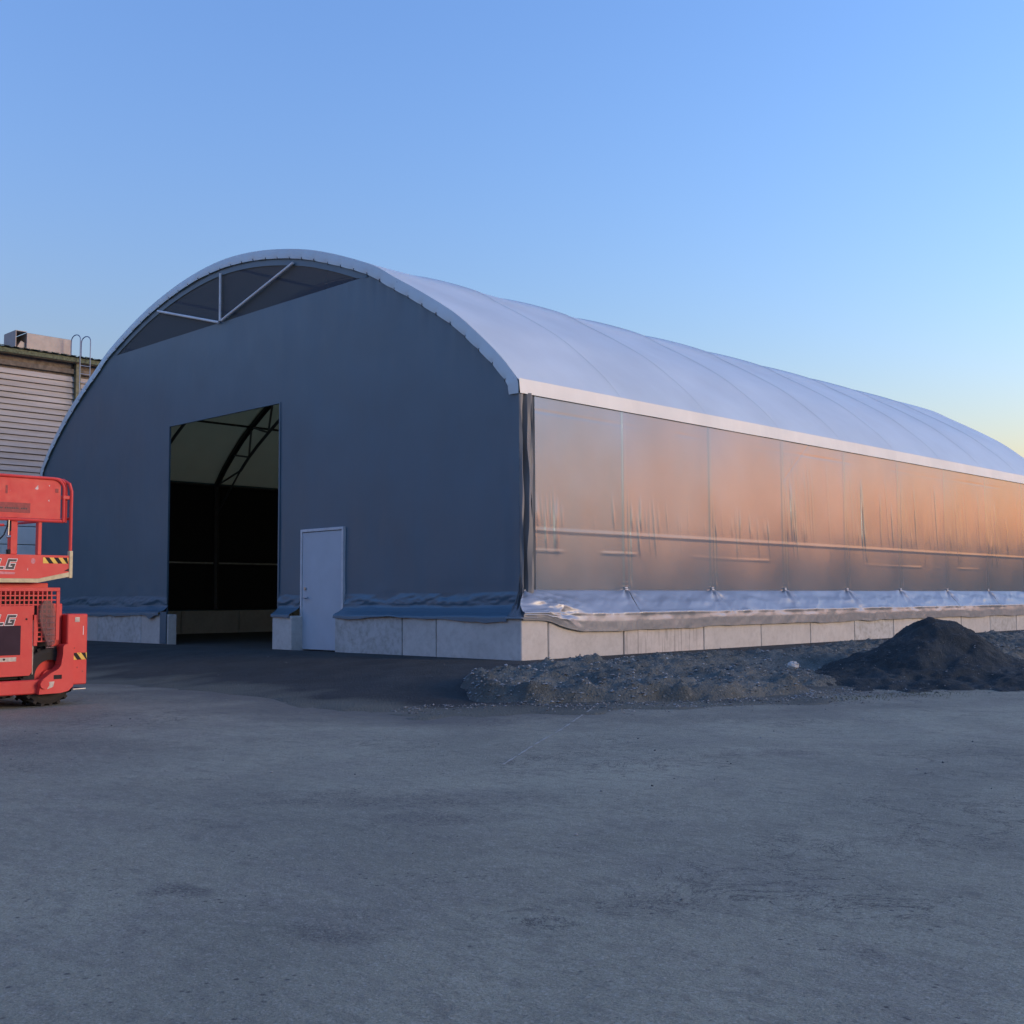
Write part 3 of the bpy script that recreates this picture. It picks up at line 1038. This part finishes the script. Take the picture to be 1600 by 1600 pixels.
# loose stones
def rock_cloud(name, pts, sizes, mat, label, cat, parent=None):
    base = np.array([(1, 0, -.2), (-.2, 1, 0), (-1, -.1, .1), (.1, -1, -.1), (.1, .1, .8), (-.1, 0, -.8)], float)
    fc = [(0, 1, 4), (1, 2, 4), (2, 3, 4), (3, 0, 4), (1, 0, 5), (2, 1, 5), (3, 2, 5), (0, 3, 5)]
    n = len(pts)
    rr = np.random.default_rng(len(pts))
    V = base[None]*rr.uniform(.55, 1.2, (n, 6, 1))*rr.uniform(.6, 1.2, (n, 1, 3))
    a = rr.uniform(0, 2*np.pi, n); c, s_ = np.cos(a), np.sin(a)
    Vx = V[..., 0]*c[:, None]-V[..., 1]*s_[:, None]
    Vy = V[..., 0]*s_[:, None]+V[..., 1]*c[:, None]
    V = np.stack([Vx, Vy, V[..., 2]*.7], -1)*np.asarray(sizes)[:, None, None]+np.asarray(pts)[:, None, :]
    F = (np.array(fc)[None]+np.arange(n)[:, None, None]*6).reshape(-1, 3)
    o = mesh_obj(name, V.reshape(-1, 3), F, mat, parent)
    if label: tag(o, label, cat, kind='stuff')
    return o
n = 26000
x = rng.uniform(.9, 6.2, n); y = -4.3+rng.random(n)**1.6*27
b_ = bank_h(x, y)
dens = np.clip(vnoise(x*1.2, y*1.2, 111, 3)+.75, 0, 1)
ok = (b_ > .0) & (rng.random(n) < dens)
x, y, b_ = x[ok], y[ok], b_[ok]
sz = .007+.030*rng.random(len(x))**3+.004*rng.random(len(x))
rock_cloud('bank_stones', np.stack([x, y, apron_z(x, y)+b_+sz*.25], 1), sz, 'rock_chips', 'loose angular stones strewn over the crushed rock bank', 'stones')
n = 2600
a = rng.uniform(0, 2*np.pi, n); r = rng.random(n)**.6*3.0
x = PX+r*np.cos(a); y = PY+1.22*r*np.sin(a)
sz = .005+.016*rng.random(n)**4
rock_cloud('heap_stones', np.stack([x, y, pile_z(x, y)+sz*.2], 1), sz, 'rock_chips', 'small stones lying on the dark gravel heap', 'stones')
# grit scattered on the asphalt and along the apron edge
n = 3500
x = rng.uniform(-5, 13, n); y = rng.uniform(-13, 0, n)
ok = rng.random(n) < np.clip(.25+vnoise(x*.6, y*.6, 113, 3)*.8, .04, 1)
x, y = x[ok], y[ok]
sz = .003+.013*rng.random(len(x))**6
e_n = 3200
ey = rng.uniform(-5.0, 3.0, e_n)
ex = np.interp(ey, [-4.3, -4.0, -3.4, -2.5, -.5, .6, 3, 8], [2.7, 3.0, 3.9, 4.55, 5.3, 5.2, 5.0, 4.8])+rng.gamma(1.6, .22, e_n)-.15
x = np.concatenate([x, ex]); y = np.concatenate([y, ey])
sz = np.concatenate([sz, .006+.02*rng.random(e_n)**5])
zg = np.maximum(G0+.016*vnoise(x*.35, y*.35, 91, 3)*np.exp(-((x-5)/22)**2-((y+6)/22)**2), apron_z(x, y))
rock_cloud('loose_grit', np.stack([x, y, zg+sz*.3], 1), sz, 'rock_chips', 'scattered grit and pebbles on the asphalt', 'grit')
def lone_rock(name, x, y, z, s, mat, label, seed):
    rr = random.Random(seed)
    V, F = [], []
    nu, nv = 9, 6
    for i in range(nv+1):
        th = math.pi*i/nv
        for j in range(nu):
            ph_ = 2*math.pi*j/nu
            r_ = s*(.75+.4*rr.random())
            V.append((x+r_*1.25*math.sin(th)*math.cos(ph_), y+r_*math.sin(th)*math.sin(ph_), z+r_*.7*math.cos(th)))
    for i in range(nv):
        for j in range(nu):
            F.append((i*nu+j, i*nu+(j+1) % nu, (i+1)*nu+(j+1) % nu, (i+1)*nu+j))
    o = mesh_obj(name, V, F, mat, origin=(x, y, z-s*.5))
    tag(o, label, 'stone')
lone_rock('stone', 3.75, 2.1, -.06, .085, 'pale_stone', 'pale stone at the left foot of the dark gravel heap', 1)

# faint scrape across the asphalt
b = MB()
pa = [(4.26, -3.25), (5.1, -4.6), (6.0, -6.1), (6.6, -7.1)]
V, F = [], []
for i in range(40):
    t_ = i/39*3
    k = min(int(t_), 2); f = t_-k
    px = pa[k][0]*(1-f)+pa[k+1][0]*f; py = pa[k][1]*(1-f)+pa[k+1][1]*f
    w = .008+.006*math.sin(i*2.3)
    zz = G0+.003+float(.016*vnoise(px*.35, py*.35, 91, 3)*math.exp(-((px-5)/22)**2-((py+6)/22)**2))
    V += [(px-w, py-w*.5, zz), (px+w, py+w*.5, zz)]
for i in range(39):
    if i % 7 != 5: F.append((2*i, 2*i+1, 2*i+3, 2*i+2))
plain('chalk_dust', (.33, .32, .28), .9, var=.4, scale=30)
sc = mesh_obj('scrape_mark', V, F, 'chalk_dust')
tag(sc, kind='structure')

# thin grass along the foot of the bank
n = 2600
y = rng.uniform(-.6, 9, n)
x = np.interp(y, [-.6, 3, 9], [5.5, 6.9, 7.6])+rng.normal(0, .22, n)+.15
V, F = [], []
for i in range(n):
    hgt = rng.uniform(.008, .03); a = rng.uniform(0, 6.28); w = .004
    zz = float(G0)
    dx, dy = rng.normal(0, .02, 2)
    V += [(x[i]-w*math.cos(a), y[i]-w*math.sin(a), zz), (x[i]+w*math.cos(a), y[i]+w*math.sin(a), zz), (x[i]+dx, y[i]+dy, zz+hgt)]
    F.append((3*i, 3*i+1, 3*i+2))
go = mesh_obj('grass', V, F, 'grass_green')
tag(go, 'thin fringe of short grass between asphalt and rubble bank', 'grass', kind='stuff')

# ------------------------------------------------------------------ old clad building on the left
XB = -23.0
old = thing('clad_building', 'old grey building with horizontal cladding and mossy green roof edge behind the hall', 'building', (XB, 3, 0))
Y0, YP, Y1 = -34.0, 3.0, 34.0
b = MB(); b.box(XB-14, XB-.06, Y0, Y1, -.3, 8.70); b.build('wall_core', 'old_timber', old)
nsl = 20
for i in range(nsl):
    z1 = 8.28-i*.191
    for (ya, yb, xo) in ((Y0, YP-.02, 0), (YP+.16, Y1, -.05)):
        b = MB()
        jz = random.uniform(-.006, .006)
        b.prism([(XB-.05+xo, z1+jz), (XB-.012+xo, z1+jz), (XB+.045+xo, z1-.165+jz), (XB+.03+xo, z1-.176+jz), (XB-.05+xo, z1-.16+jz)], 'y', ya, yb)
        b.build('siding_board', 'weathered_cladding', old)
zt_ = 8.28-nsl*.191-.01
i = 0
while zt_ > .6:
    b = MB(); b.box(XB-.05, XB+.03, Y0, Y1, zt_-.55, zt_, .012); b.build('lower_panel', 'light_panel', old)
    zt_ -= .572; i += 1
b = MB(); b.box(XB-.04, XB+.06, Y0, Y1, 8.36, 8.52, .01); b.build('soffit_board', 'old_timber', old)
b = MB(); b.box(XB+.20, XB+.26, Y0, Y1, 8.72, 8.87, .012); b.build('fascia', 'mossy_trim', old)
b = MB(); b.box(XB-.05, XB+.199, Y0, Y1, 8.70, 8.74); b.build('soffit', 'old_timber', old)
# corrugated roof
ys = np.linspace(Y0, Y1, 900)
xr = np.array([XB+.34, XB-1.5, XB-7.5, XB-14.5])
zr = np.array([8.90, 8.97, 9.35, 8.9])
P = np.zeros((len(ys), 4, 3))
P[..., 0] = xr; P[..., 1] = ys[:, None]; P[..., 2] = zr+.022*np.sin(ys*2*math.pi/.30)[:, None]
grid_obj('roof', P, 'mossy_roof', old, flip=True)
n = 1500
mossy = np.stack([XB+.33-rng.random(n)**2*.25, rng.uniform(-4, 8, n), np.full(n, 8.915)], 1)
ms = rock_cloud('roof_moss', mossy, .012+.03*rng.random(n)**2, 'mossy_trim', None, None, old)
ms['kind'] = 'stuff'
b = MB(); b.box(XB+.0, XB+.16, YP-.02, YP+.15, -.3, 8.69, .01); b.build('corner_post', 'olive_post', old)

vt = thing('roof_vent_box', 'grey sheet metal vent box with open hood on the old roof', 'vent', (XB-.55, 2.0, 9.0))
xv = XB-.35
b = MB(); b.box(xv-.9, xv, 1.56, 3.03, 9.00, 9.57, .01); b.build('housing', 'duct_metal', vt)
b = MB()
b.box(xv-.9, xv-.86, 1.20, 1.558, 8.98, 9.59); b.box(xv-.855, xv+.02, 1.20, 1.22, 9.0, 9.60)
b.box(xv-.855, xv+.02, 1.222, 1.558, 9.58, 9.60)
b.build('hood', 'duct_metal', vt)
b = MB(); b.prism([(1.24, 8.98), (1.55, 8.98), (1.55, 9.25), (1.42, 9.30)], 'x', xv-.5, xv-.1); b.build('hood_flap', 'duct_metal', vt)

ld = thing('roof_ladder', 'thin steel ladder with hooped handrails over the mossy roof edge', 'ladder', (XB+.4, 3.1, 8.9))
def hoop(yc, dy):
    pts = [(XB-.02, yc-dy, 8.95), (XB-.02, yc-dy, 9.35)]
    for i in range(9):
        a = math.pi*(1-i/8)
        pts.append((XB+.20+.22*math.cos(a), yc+dy*math.cos(a), 9.45+.18*math.sin(a)))
    pts += [(XB+.42, yc+dy, 9.2), (XB+.42, yc+dy, 5.2)]
    return pts
for yc in (2.93, 3.27):
    b = MB(); b.tube(hoop(yc, .05), .017, 6); b.build('rail', 'ladder_blue', ld, smooth=True)
for i in range(13):
    zz = 8.6-i*.27
    b = MB(); b.tube([(XB+.42, 2.98, zz), (XB+.42, 3.32, zz)], .012, 5); b.build('rung', 'ladder_blue', ld)

# ------------------------------------------------------------------ scissor lift
XL = -.85
lift = thing('scissor_lift', 'faded red scissor lift with folded guard rails and black tyres at the left edge', 'lift', (XL-.9, -8.9, G0))
RED = 'faded_red_paint'
def part(name, mat=RED, parent=lift, smooth=False):
    def f(fn):
        b = MB(); fn(b)
        return b.build(name, mat, parent, smooth)
    return f
XF, YB = XL-1.80, -10.9          # far side, back end
# deck
b = MB(); b.prism([(YB, 1.54), (-7.18, 1.54), (-7.17, 1.34), (-7.57, 1.255), (YB, 1.255)], 'x', XF, XL); deck = b.build('platform_deck', RED, lift)
b = MB(); b.prism([(YB, 1.253), (-7.57, 1.253), (-7.18, 1.338), (-7.165, 1.285), (-7.57, 1.205), (YB, 1.205)], 'x', XF-.005, XL+.006); b.build('edge_strip', 'cream_paint', deck)
b = MB(); b.box(XL-.05, XL+.012, -7.195, -7.150, 1.262, 1.60, .006); b.build('corner_cap', 'cream_paint', deck)
# upper guard panel
def rounded(y0, y1, z0, z1, r, n=6):
    pts = [(y0, z0), (y1, z0)]
    for i in range(n+1):
        a = math.pi/2*i/n
        pts.append((y1-r+r*math.cos(a), z1-r+r*math.sin(a)))
    return pts+[(y0, z1)]
b = MB(); b.prism(rounded(YB+.2, -7.305, 1.985, 2.478, .09), 'x', XL-.055, XL-.03); gp = b.build('guard_panel', RED, lift)
def arc(y, z, r, a0, a1, n=7):
    return [(y+r*math.cos(R(a0+(a1-a0)*i/n)), z+r*math.sin(R(a0+(a1-a0)*i/n))) for i in range(n+1)]
b = MB(); b.tube([(XL-.02, p[0], p[1]) for p in [(YB+.2, 2.485)]+arc(-7.40, 2.355, .13, 90, 0)+[(-7.272, 1.955)]], .019, 8); b.build('guard_rail', RED, lift, smooth=True)
b = MB(); b.tube([(XL-.03, YB+.2, 1.962), (XL-.03, -7.262, 1.962)], .020, 8); b.build('guard_rail', RED, lift, smooth=True)
b = MB(); b.tube([(XL-.06, p[0], p[1]) for p in [(-7.45, 2.487)]+arc(-7.34, 2.37, .12, 90, 0)+[(-7.222, 1.95)]], .016, 8); b.build('guard_rail', RED, lift, smooth=True)
b = MB(); b.box(XL-.07, XL+.0, -7.29, -7.20, 2.235, 2.285, .008); b.build('rail_bracket', RED, lift)
b = MB(); b.tube([(XF+.05, -7.30, 2.46), (XL-.35, -7.26, 2.485), (XL-.1, -7.24, 2.48), (XL-.02, -7.20, 2.43), (XL-.01, -7.178, 2.34), (XL-.01, -7.178, 1.60)], .021, 8); b.build('end_rail', RED, lift, smooth=True)
b = MB(); b.tube([(XF+.05, -7.20, 2.02), (XL-.03, -7.19, 2.0)], .017, 8); b.build('end_rail', RED, lift, smooth=True)
b = MB(); b.tube([(XF+.05, YB+.2, 2.47), (XF+.05, -7.3, 2.47)], .019, 8); b.build('guard_rail', RED, lift, smooth=True)
b = MB(); b.tube([(XF+.05, YB+.2, 1.985), (XF+.05, -7.3, 2.0)], .019, 8); b.build('guard_rail', RED, lift, smooth=True)
for y0, w in ((-7.86, .042), (-7.548, .024), (-8.7, .024), (-9.6, .024), (-10.5, .024)):
    b = MB(); b.box(XL-.09, XL-.04, y0-w, y0+w, 1.542, 1.985, .006); b.build('guard_post', RED, lift)
for y0 in (-6.50-.72, -8.4, -9.6):
    b = MB(); b.box(XF+.03, XF+.07, y0-.022, y0+.022, 1.542, 2.46, .006); b.build('guard_post', RED, lift)
b = MB(); b.box(XL-.9, XL-.86, -7.235, -7.195, 1.542, 2.0, .006); b.build('guard_post', RED, lift)
b = MB(); b.box(XL-.095, XL-.035, -7.915, -7.895, 1.82, 1.95, .004); b.build('hinge', 'worn_black', lift)
b = MB(); b.box(XL-.095, XL-.035, -7.93, -7.895, 1.545, 1.60, .004); b.build('hinge', 'worn_black', lift)
# decals on the guard panel
b = MB(); b.box(XL-.0295, XL-.0275, -8.6, -7.68, 2.045, 2.165); dc = b.build('faded_decal', 'dark_red_decal', gp)
b = MB()
for i in range(40):
    y0 = -8.55+i*.021
    if i % 9 == 8: continue
    b.box(XL-.0272, XL-.0262, y0, y0+.014, 2.088, 2.106)
b.build('decal_lettering', 'logo_navy', gp)
b = MB(); b.box(XL-.0295, XL-.0275, -7.375, -7.335, 2.315, 2.365, .001); b.build('oval_decal', 'dark_red_decal', gp)
b = MB(); b.box(XL-.0295, XL-.0275, -7.98, -7.955, 2.27, 2.37, .001); b.build('oval_decal', 'dark_red_decal', gp)
# hazard stripes
def hazard(y0, y1, z0, z1, x, parent, n=3, lean=-1):
    b = MB(); b.box(x, x+.002, y0, y1, z0, z1); h = b.build('warning_strip', 'warning_yellow', parent)
    w = (y1-y0)/(n*2-.3); sh = (z1-z0)*.75
    b = MB()
    for i in range(n):
        a = y0+w*(.9+i*2)-w*.5
        q = [(a, z1), (a+w, z1), (a+w+sh, z0), (a+sh, z0)]
        q = [(min(max(p[0], y0), y1), p[1]) for p in q]
        b.prism(q, 'x', x+.0023, x+.0033)
    b.build('black_bars', 'worn_black', h)
hazard(-7.52, -7.205, 1.44, 1.512, XL+.001, deck)
# maker's letters
def logo(y_right, z0, hgt, x, parent):
    w = hgt*.98
    T_ = {'J': [((.62, 1), (.62, .0)), ((.62, 0), (.05, 0)), ((.05, 0), (.05, .28))],
          'L': [((.12, 1), (.12, 0)), ((.12, 0), (.80, 0))],
          'G': [((.92, 1), (.12, 1)), ((.12, 1), (.12, 0)), ((.12, 0), (.88, 0)), ((.90, 0), (.90, .42)), ((.90, .42), (.62, .42))]}
    for name, th, xo, mat in (('logo_outline', .46, 0, 'logo_white'), ('logo_letter', .30, .0018, 'logo_navy')):
        for ci, ch in enumerate('JLG'):
            b = MB()
            for k, (p, q) in enumerate(T_[ch]):
                x0, x1 = min(p[0], q[0])-th/2, max(p[0], q[0])+th/2
                za, zb = min(p[1], q[1])-th/2, max(p[1], q[1])+th/2
                sh = .30
                quad = [((x0+za*sh), za), ((x1+za*sh), za), ((x1+zb*sh), zb), ((x0+zb*sh), zb)]
                base_y = y_right-w*(3-ci)*1.02-.06
                b.prism([(base_y+a*w*.82, z0+(c_*.80+.1)*hgt) for a, c_ in quad], 'x', x+xo, x+xo+.0012+.0001*k)
            b.build(name, mat, parent)
logo(-7.79, 1.365, .115, XL+.001, deck)
# scissor stack hidden under deck
b = MB(); b.box(XF+.35, XL-.30, YB+.4, -7.40, .95, 1.20, .01); b.build('scissor_stack', RED, lift)
for sg in (0, 1):
    b = MB(); b.box(XL-.26, XL-.22, YB+.4, -7.39, 1.02+.08*sg-.04, 1.09+.08*sg-.04, .006); b.build('scissor_arm', RED, lift)
b = MB(); b.box(XL-.20, XL-.12, YB+.5, -7.395, 1.07, 1.203, .008); b.build('deck_beam', RED, lift)
# grille guard of real square holes
gy0, gy1 = -8.62, -7.29
gb = MB()
X0g, X1g = XL-.03, XL-.012
gb.box(X0g, X1g, gy0, gy1, 1.10, 1.145, .003)
gb.box(X0g, X1g, gy1-.045, gy1, .50, 1.0995, .003)
gb.box(X0g, X1g, gy0, -7.605, .815, .925, .003)
gb.box(X0g, X1g, -7.6045, -7.56, .44, .8145, .003)
gb.box(X0g, X1g, -8.14, -8.06, .9255, 1.0995, .003)
pitch = .0555
y = -8.06+.0555
while y < gy1-.06:
    z_lo = .9255 if y < -7.60 else .5
    gb.box(X0g+.004, X1g-.003, y-.008, y+.008, z_lo, 1.0995)
    y += pitch
for i in range(11):
    z = 1.0995-pitch*(i+.92)
    if z < .46: break
    ya = -8.06 if z > .93 else -7.5595
    gb.box(X0g+.006, X1g-.005, ya, gy1-.046, z-.008, z+.008)
gb.build('grille', RED, lift)
b = MB(); b.box(XL-.55, XL-.20, -8.7, -7.32, .2, 1.1, .01); b.build('engine_block', 'worn_black', lift)
b = MB(); b.box(XL-.45, XL-.14, -7.33, -7.20, .25, .95, .01); b.build('side_plate', RED, lift)
# smoked ribbed cover in front of the grille
pts = [(-7.53, .66), (-7.56, .80), (-7.545, .92), (-7.50, .985), (-7.44, .99), (-7.385, .94), (-7.36, .82), (-7.36, .47), (-7.39, .44), (-7.45, .44), (-7.47, .50)]
b = MB(); b.prism(pts, 'x', XL-.010, XL+.035); cv = b.build('plastic_cover', 'smoked_plastic', lift)
for i in range(6):
    b = MB(); b.tube([(XL+.036, -7.47, .42+i*.075), (XL+.036, -7.375, .42+i*.075)], .010, 6); b.build('cover_rib', 'smoked_plastic', cv)
# engine door
b = MB(); b.prism([(-9.2, .87), (-7.635, .87), (-7.625, .82), (-7.62, .13), (-7.65, .09), (-9.2, .075)], 'x', XL-.09, XL-.005); ed = b.build('engine_door', RED, lift)
b = MB(); b.box(XL-.0045, XL-.001, -8.5, -7.765, .34, .69, .001); b.build('louvre_window', 'smoked_window', ed)
b = MB(); b.box(XL-.0045, XL-.0015, -8.5, -7.81, .265, .315, .001); b.build('name_plate', 'beige_plate', ed)
b = MB(); b.tube([(XL-.006, -7.955, .292), (XL+.004, -7.955, .292)], .013, 8); b.build('latch', 'worn_black', ed)
b = MB(); b.tube([(XL-.006, -7.70, .765), (XL-.001, -7.70, .765)], .013, 8); b.build('latch_hole', 'worn_black', ed)
logo(-7.775, .70, .115, XL-.004, ed)
b = MB(); b.tube([(XL-.03, -7.605, .1), (XL-.03, -7.605, .75)], .007, 6); b.build('door_rod', 'beige_plate', lift)
# chassis
b = MB(); b.box(XL-1.38, XL-.43, YB+.1, -7.30, -.12, .045, .02); ch = b.build('chassis', RED, lift)
b = MB(); b.box(XL-.06, XL+.0, -9.70, -7.50, -.135, .035, .012); b.build('side_beam', RED, ch)
b = MB(); b.box(XF+.0, XF+.06, -9.70, -7.50, -.135, .035, .012); b.build('side_beam', RED, ch)
b = MB(); b.box(XF+.061, XL-.061, -9.68, -9.56, -.12, .03, .01); b.build('cross_beam', RED, ch)
for lv in range(4):
    for sx_, up_ in ((XL-1.22, 1), (XL-1.12, -1), (XL-.62, 1), (XL-.72, -1)):
        z0_ = .09+lv*.215
        za, zb = (z0_, z0_+.15) if up_ > 0 else (z0_+.15, z0_)
        b = MB(); b.prism([(-10.55, za), (-8.72, zb), (-8.72, zb+.065), (-10.55, za+.065)], 'x', sx_-.025, sx_+.025); b.build('scissor_arm', RED, lift)
b = MB(); b.box(XL-.43, XL-.085, -8.8, -7.62, .046, .095, .004); b.build('shadow_gap_plate', 'worn_black', ch)
fp = [(-7.54, .02), (-7.42, .11), (-7.33, .155), (-7.295, .20), (-7.275, .33)]+[(-7.275+.03*(1-math.cos(R(a))), .40+.05*math.sin(R(a))) for a in (20, 55, 90)]+[(-7.19, .455), (-7.155, .42), (-7.140, .35), (-7.14, -.06), (-7.20, -.115), (-7.30, -.135), (-7.56, -.138)]
b = MB(); b.prism(fp, 'x', XL-.10, XL+.075); fd = b.build('outrigger_arm', RED, lift)
b = MB(); b.box(XL+.0755, XL+.0775, -7.385, -7.285, .035, .085); b.build('slot', 'worn_black', fd)
b = MB(); b.prism([(-7.46, -.08), (-7.39, -.055), (-7.375, .01), (-7.45, .005)], 'x', XL+.0755, XL+.078); b.build('faded_plate', 'beige_plate', fd)
b = MB(); b.tube([(XL-.02, -7.50, -.02), (XL+.10, -7.50, -.02)], .055, 12); b.build('pivot_pin', RED, fd, smooth=True)
b = MB(); b.box(XL-.42, XL+.0, -7.195, -6.935, -.05, .82, .012); bx2 = b.build('end_box', RED, lift)
hazard(-7.15, -6.94, .255, .34, XL+.001, bx2, 2)
b = MB(); b.box(XL+.0005, XL+.003, -7.10, -7.04, .72, .78, .0006); b.build('round_label', 'beige_plate', bx2)
b = MB(); b.box(XL+.0005, XL+.002, -6.995, -6.988, .56, .67); b.build('scratch', 'logo_white', bx2)
b = MB(); b.box(XL-.25, XL+.02, -7.12, -6.95, -.11, -.095, .003); b.build('foot_plate', 'bare_steel', lift)
# wheels
def wheel(yc, xc, steer=0.0):
    zc, ro, wd = G0+.365, .375, .17
    root = bpy.data.objects.new('wheel', None); C.objects.link(root); root.parent = lift
    root.location = Vector((xc, yc, zc))-lift.location
    prof = [(-wd, .20), (-wd, .29), (-wd*.92, .335), (-wd*.6, .352), (wd*.6, .352), (wd*.92, .335), (wd, .29), (wd, .20)]
    nseg = 40
    V, F = [], []
    for i in range(nseg):
        a = 2*math.pi*i/nseg
        for px_, pr in prof: V.append((xc+px_, yc+pr*math.cos(a), zc+pr*math.sin(a)))
    m_ = len(prof)
    for i in range(nseg):
        for j in range(m_-1):
            F.append((i*m_+j, i*m_+j+1, ((i+1) % nseg)*m_+j+1, ((i+1) % nseg)*m_+j))
    tb = MB(); tb.add(V, F)
    for i in range(20):      # lugs in a chevron
        for sg in (-1, 1):
            a = 2*math.pi*(i+.5*(sg > 0))/20
            for (xa, xb, da) in ((.01, .16, .20),):
                vv = []
                for (xx, aa) in ((xa, a), (xb, a+da), (xb, a+da+.12), (xa, a+.12)):
                    for rr_ in (.335, ro-.006):
                        vv.append((xc+sg*xx, yc+rr_*math.cos(aa), zc+rr_*math.sin(aa)))
                tb.add(vv, [(1, 3, 5, 7), (0, 1, 3, 2), (2, 3, 5, 4), (4, 5, 7, 6), (6, 7, 1, 0)])
    tb.build('tyre', 'tyre_rubber', root, smooth=False)
    rb = MB()
    rb.tube([(xc-.12, yc, zc), (xc+.10, yc, zc)], .205, 24)
    rb.tube([(xc+.10, yc, zc), (xc+.15, yc, zc)], .08, 12)
    rb.build('rim', RED, root, smooth=False)
    root.rotation_euler = (0, 0, steer)
for yc in (-7.40, -10.2):
    st = R(9) if yc > -8 else 0
    wheel(yc, XL-.24, st)
    wheel(yc, XF+.16, st)
# chipped paint, smears and small fittings
def chip(name, pts, mat, x, parent):
    b = MB(); b.prism(pts, 'x', x, x+.0012); return b.build(name, mat, parent)
plain('bare_chip', (.72, .58, .55), .7, var=.2, scale=40)
plain('smear_pink', (.66, .26, .27), .8, var=.25, scale=30)
chip('paint_chip', [(-7.63, 2.345), (-7.59, 2.395), (-7.585, 2.345), (-7.60, 2.335)], 'bare_chip', XL-.0295, gp)
chip('paint_chip', [(-7.465, 2.21), (-7.448, 2.225), (-7.445, 2.195)], 'bare_chip', XL-.0295, gp)
chip('paint_chip', [(-7.46, 2.395), (-7.44, 2.405), (-7.45, 2.385)], 'bare_chip', XL-.0295, gp)
chip('paint_smear', [(-7.64+.028*math.cos(i*.6), 1.465+.036*math.sin(i*.6)) for i in range(10)], 'smear_pink', XL+.001, deck)
chip('faded_lettering', [(-8.6, 1.300), (-7.86, 1.302), (-7.85, 1.325), (-8.0, 1.335), (-8.6, 1.332)], 'smear_pink', XL+.001, deck)
chip('paint_chip', [(-7.71, 1.36), (-7.702, 1.385), (-7.70, 1.345)], 'bare_chip', XL+.001, deck)
chip('rust_edge', [(-7.26, 1.345), (-7.19, 1.385), (-7.185, 1.352)], 'worn_black', XL+.001, deck)
for yy, zz in ((-7.04, .33), (-7.06, .16), (-7.10, .40), (-6.99, .11)):
    b = MB(); b.tube([(XL-.002, yy, zz), (XL+.004, yy, zz)], .008, 6); b.build('bolt', 'dark_red_decal', bx2)
for k in range(3):
    b = MB()
    b.tube([(XL-.13, -7.60+.012*k, .93), (XL-.12+.01*k, -7.59+.012*k, .70), (XL-.10, -7.58+.01*k, .50), (XL-.13, -7.54+.02*k, .30), (XL-.16, -7.48, .20)], .010, 6)
    b.build('hydraulic_hose', 'worn_black', lift, smooth=True)
b = MB(); b.box(XL-.14, XL-.085, -7.60, -7.54, .36, .52, .012); b.build('valve_block', 'worn_black', lift)
# cable and pin hanging under the guard panel
b = MB(); b.tube([(XL+.005, -7.955, 1.95), (XL+.01, -7.965, 1.87), (XL+.01, -8.0, 1.77), (XL+.01, -8.08, 1.68), (XL+.01, -8.2, 1.62)], .009, 6); b.build('cable', 'worn_black', lift, smooth=True)
b = MB(); b.tube([(XL+.0, -7.94, 1.95), (XL+.0, -7.942, 1.76)], .003, 4); b.build('pin_wire', 'bare_steel', lift)
b = MB(); b.tube([(XL+.0, -7.965, 1.745), (XL+.0, -7.92, 1.752)], .016, 8); b.build('lock_pin', 'bare_steel', lift, smooth=True)

# ------------------------------------------------------------------ woods added out of view, to darken the low reflection in the side wall
nA, nH = 520, 14
az = np.linspace(R(-85), R(150), nA)
Vg = np.zeros((nA, nH, 3))
for j in range(nH):
    t_ = j/(nH-1)
    hgt = np.interp(az, [R(15), R(48)], [7.2, 10.6])+1.1*vnoise(az*14, az*0, 131, 4)+.8*vnoise(az*60, az*0+t_*3, 132, 3)  # height varies with direction to shape the dark reflection on the wall
    rad = 120+18*t_**2+3.0*vnoise(az*50, az*0+t_*6, 133, 3)
    Vg[:, j, 0] = 4+rad*np.sin(az); Vg[:, j, 1] = rad*np.cos(az)
    Vg[:, j, 2] = G0-.5+hgt*math.sin(t_*math.pi*.62)/math.sin(math.pi*.5)
wd_ = grid_obj('unseen_woods', Vg, 'foliage', smooth=False)
tag(wd_, 'unseen dark tree line added for its reflection in the side wall', 'unseen_woods', kind='stuff')
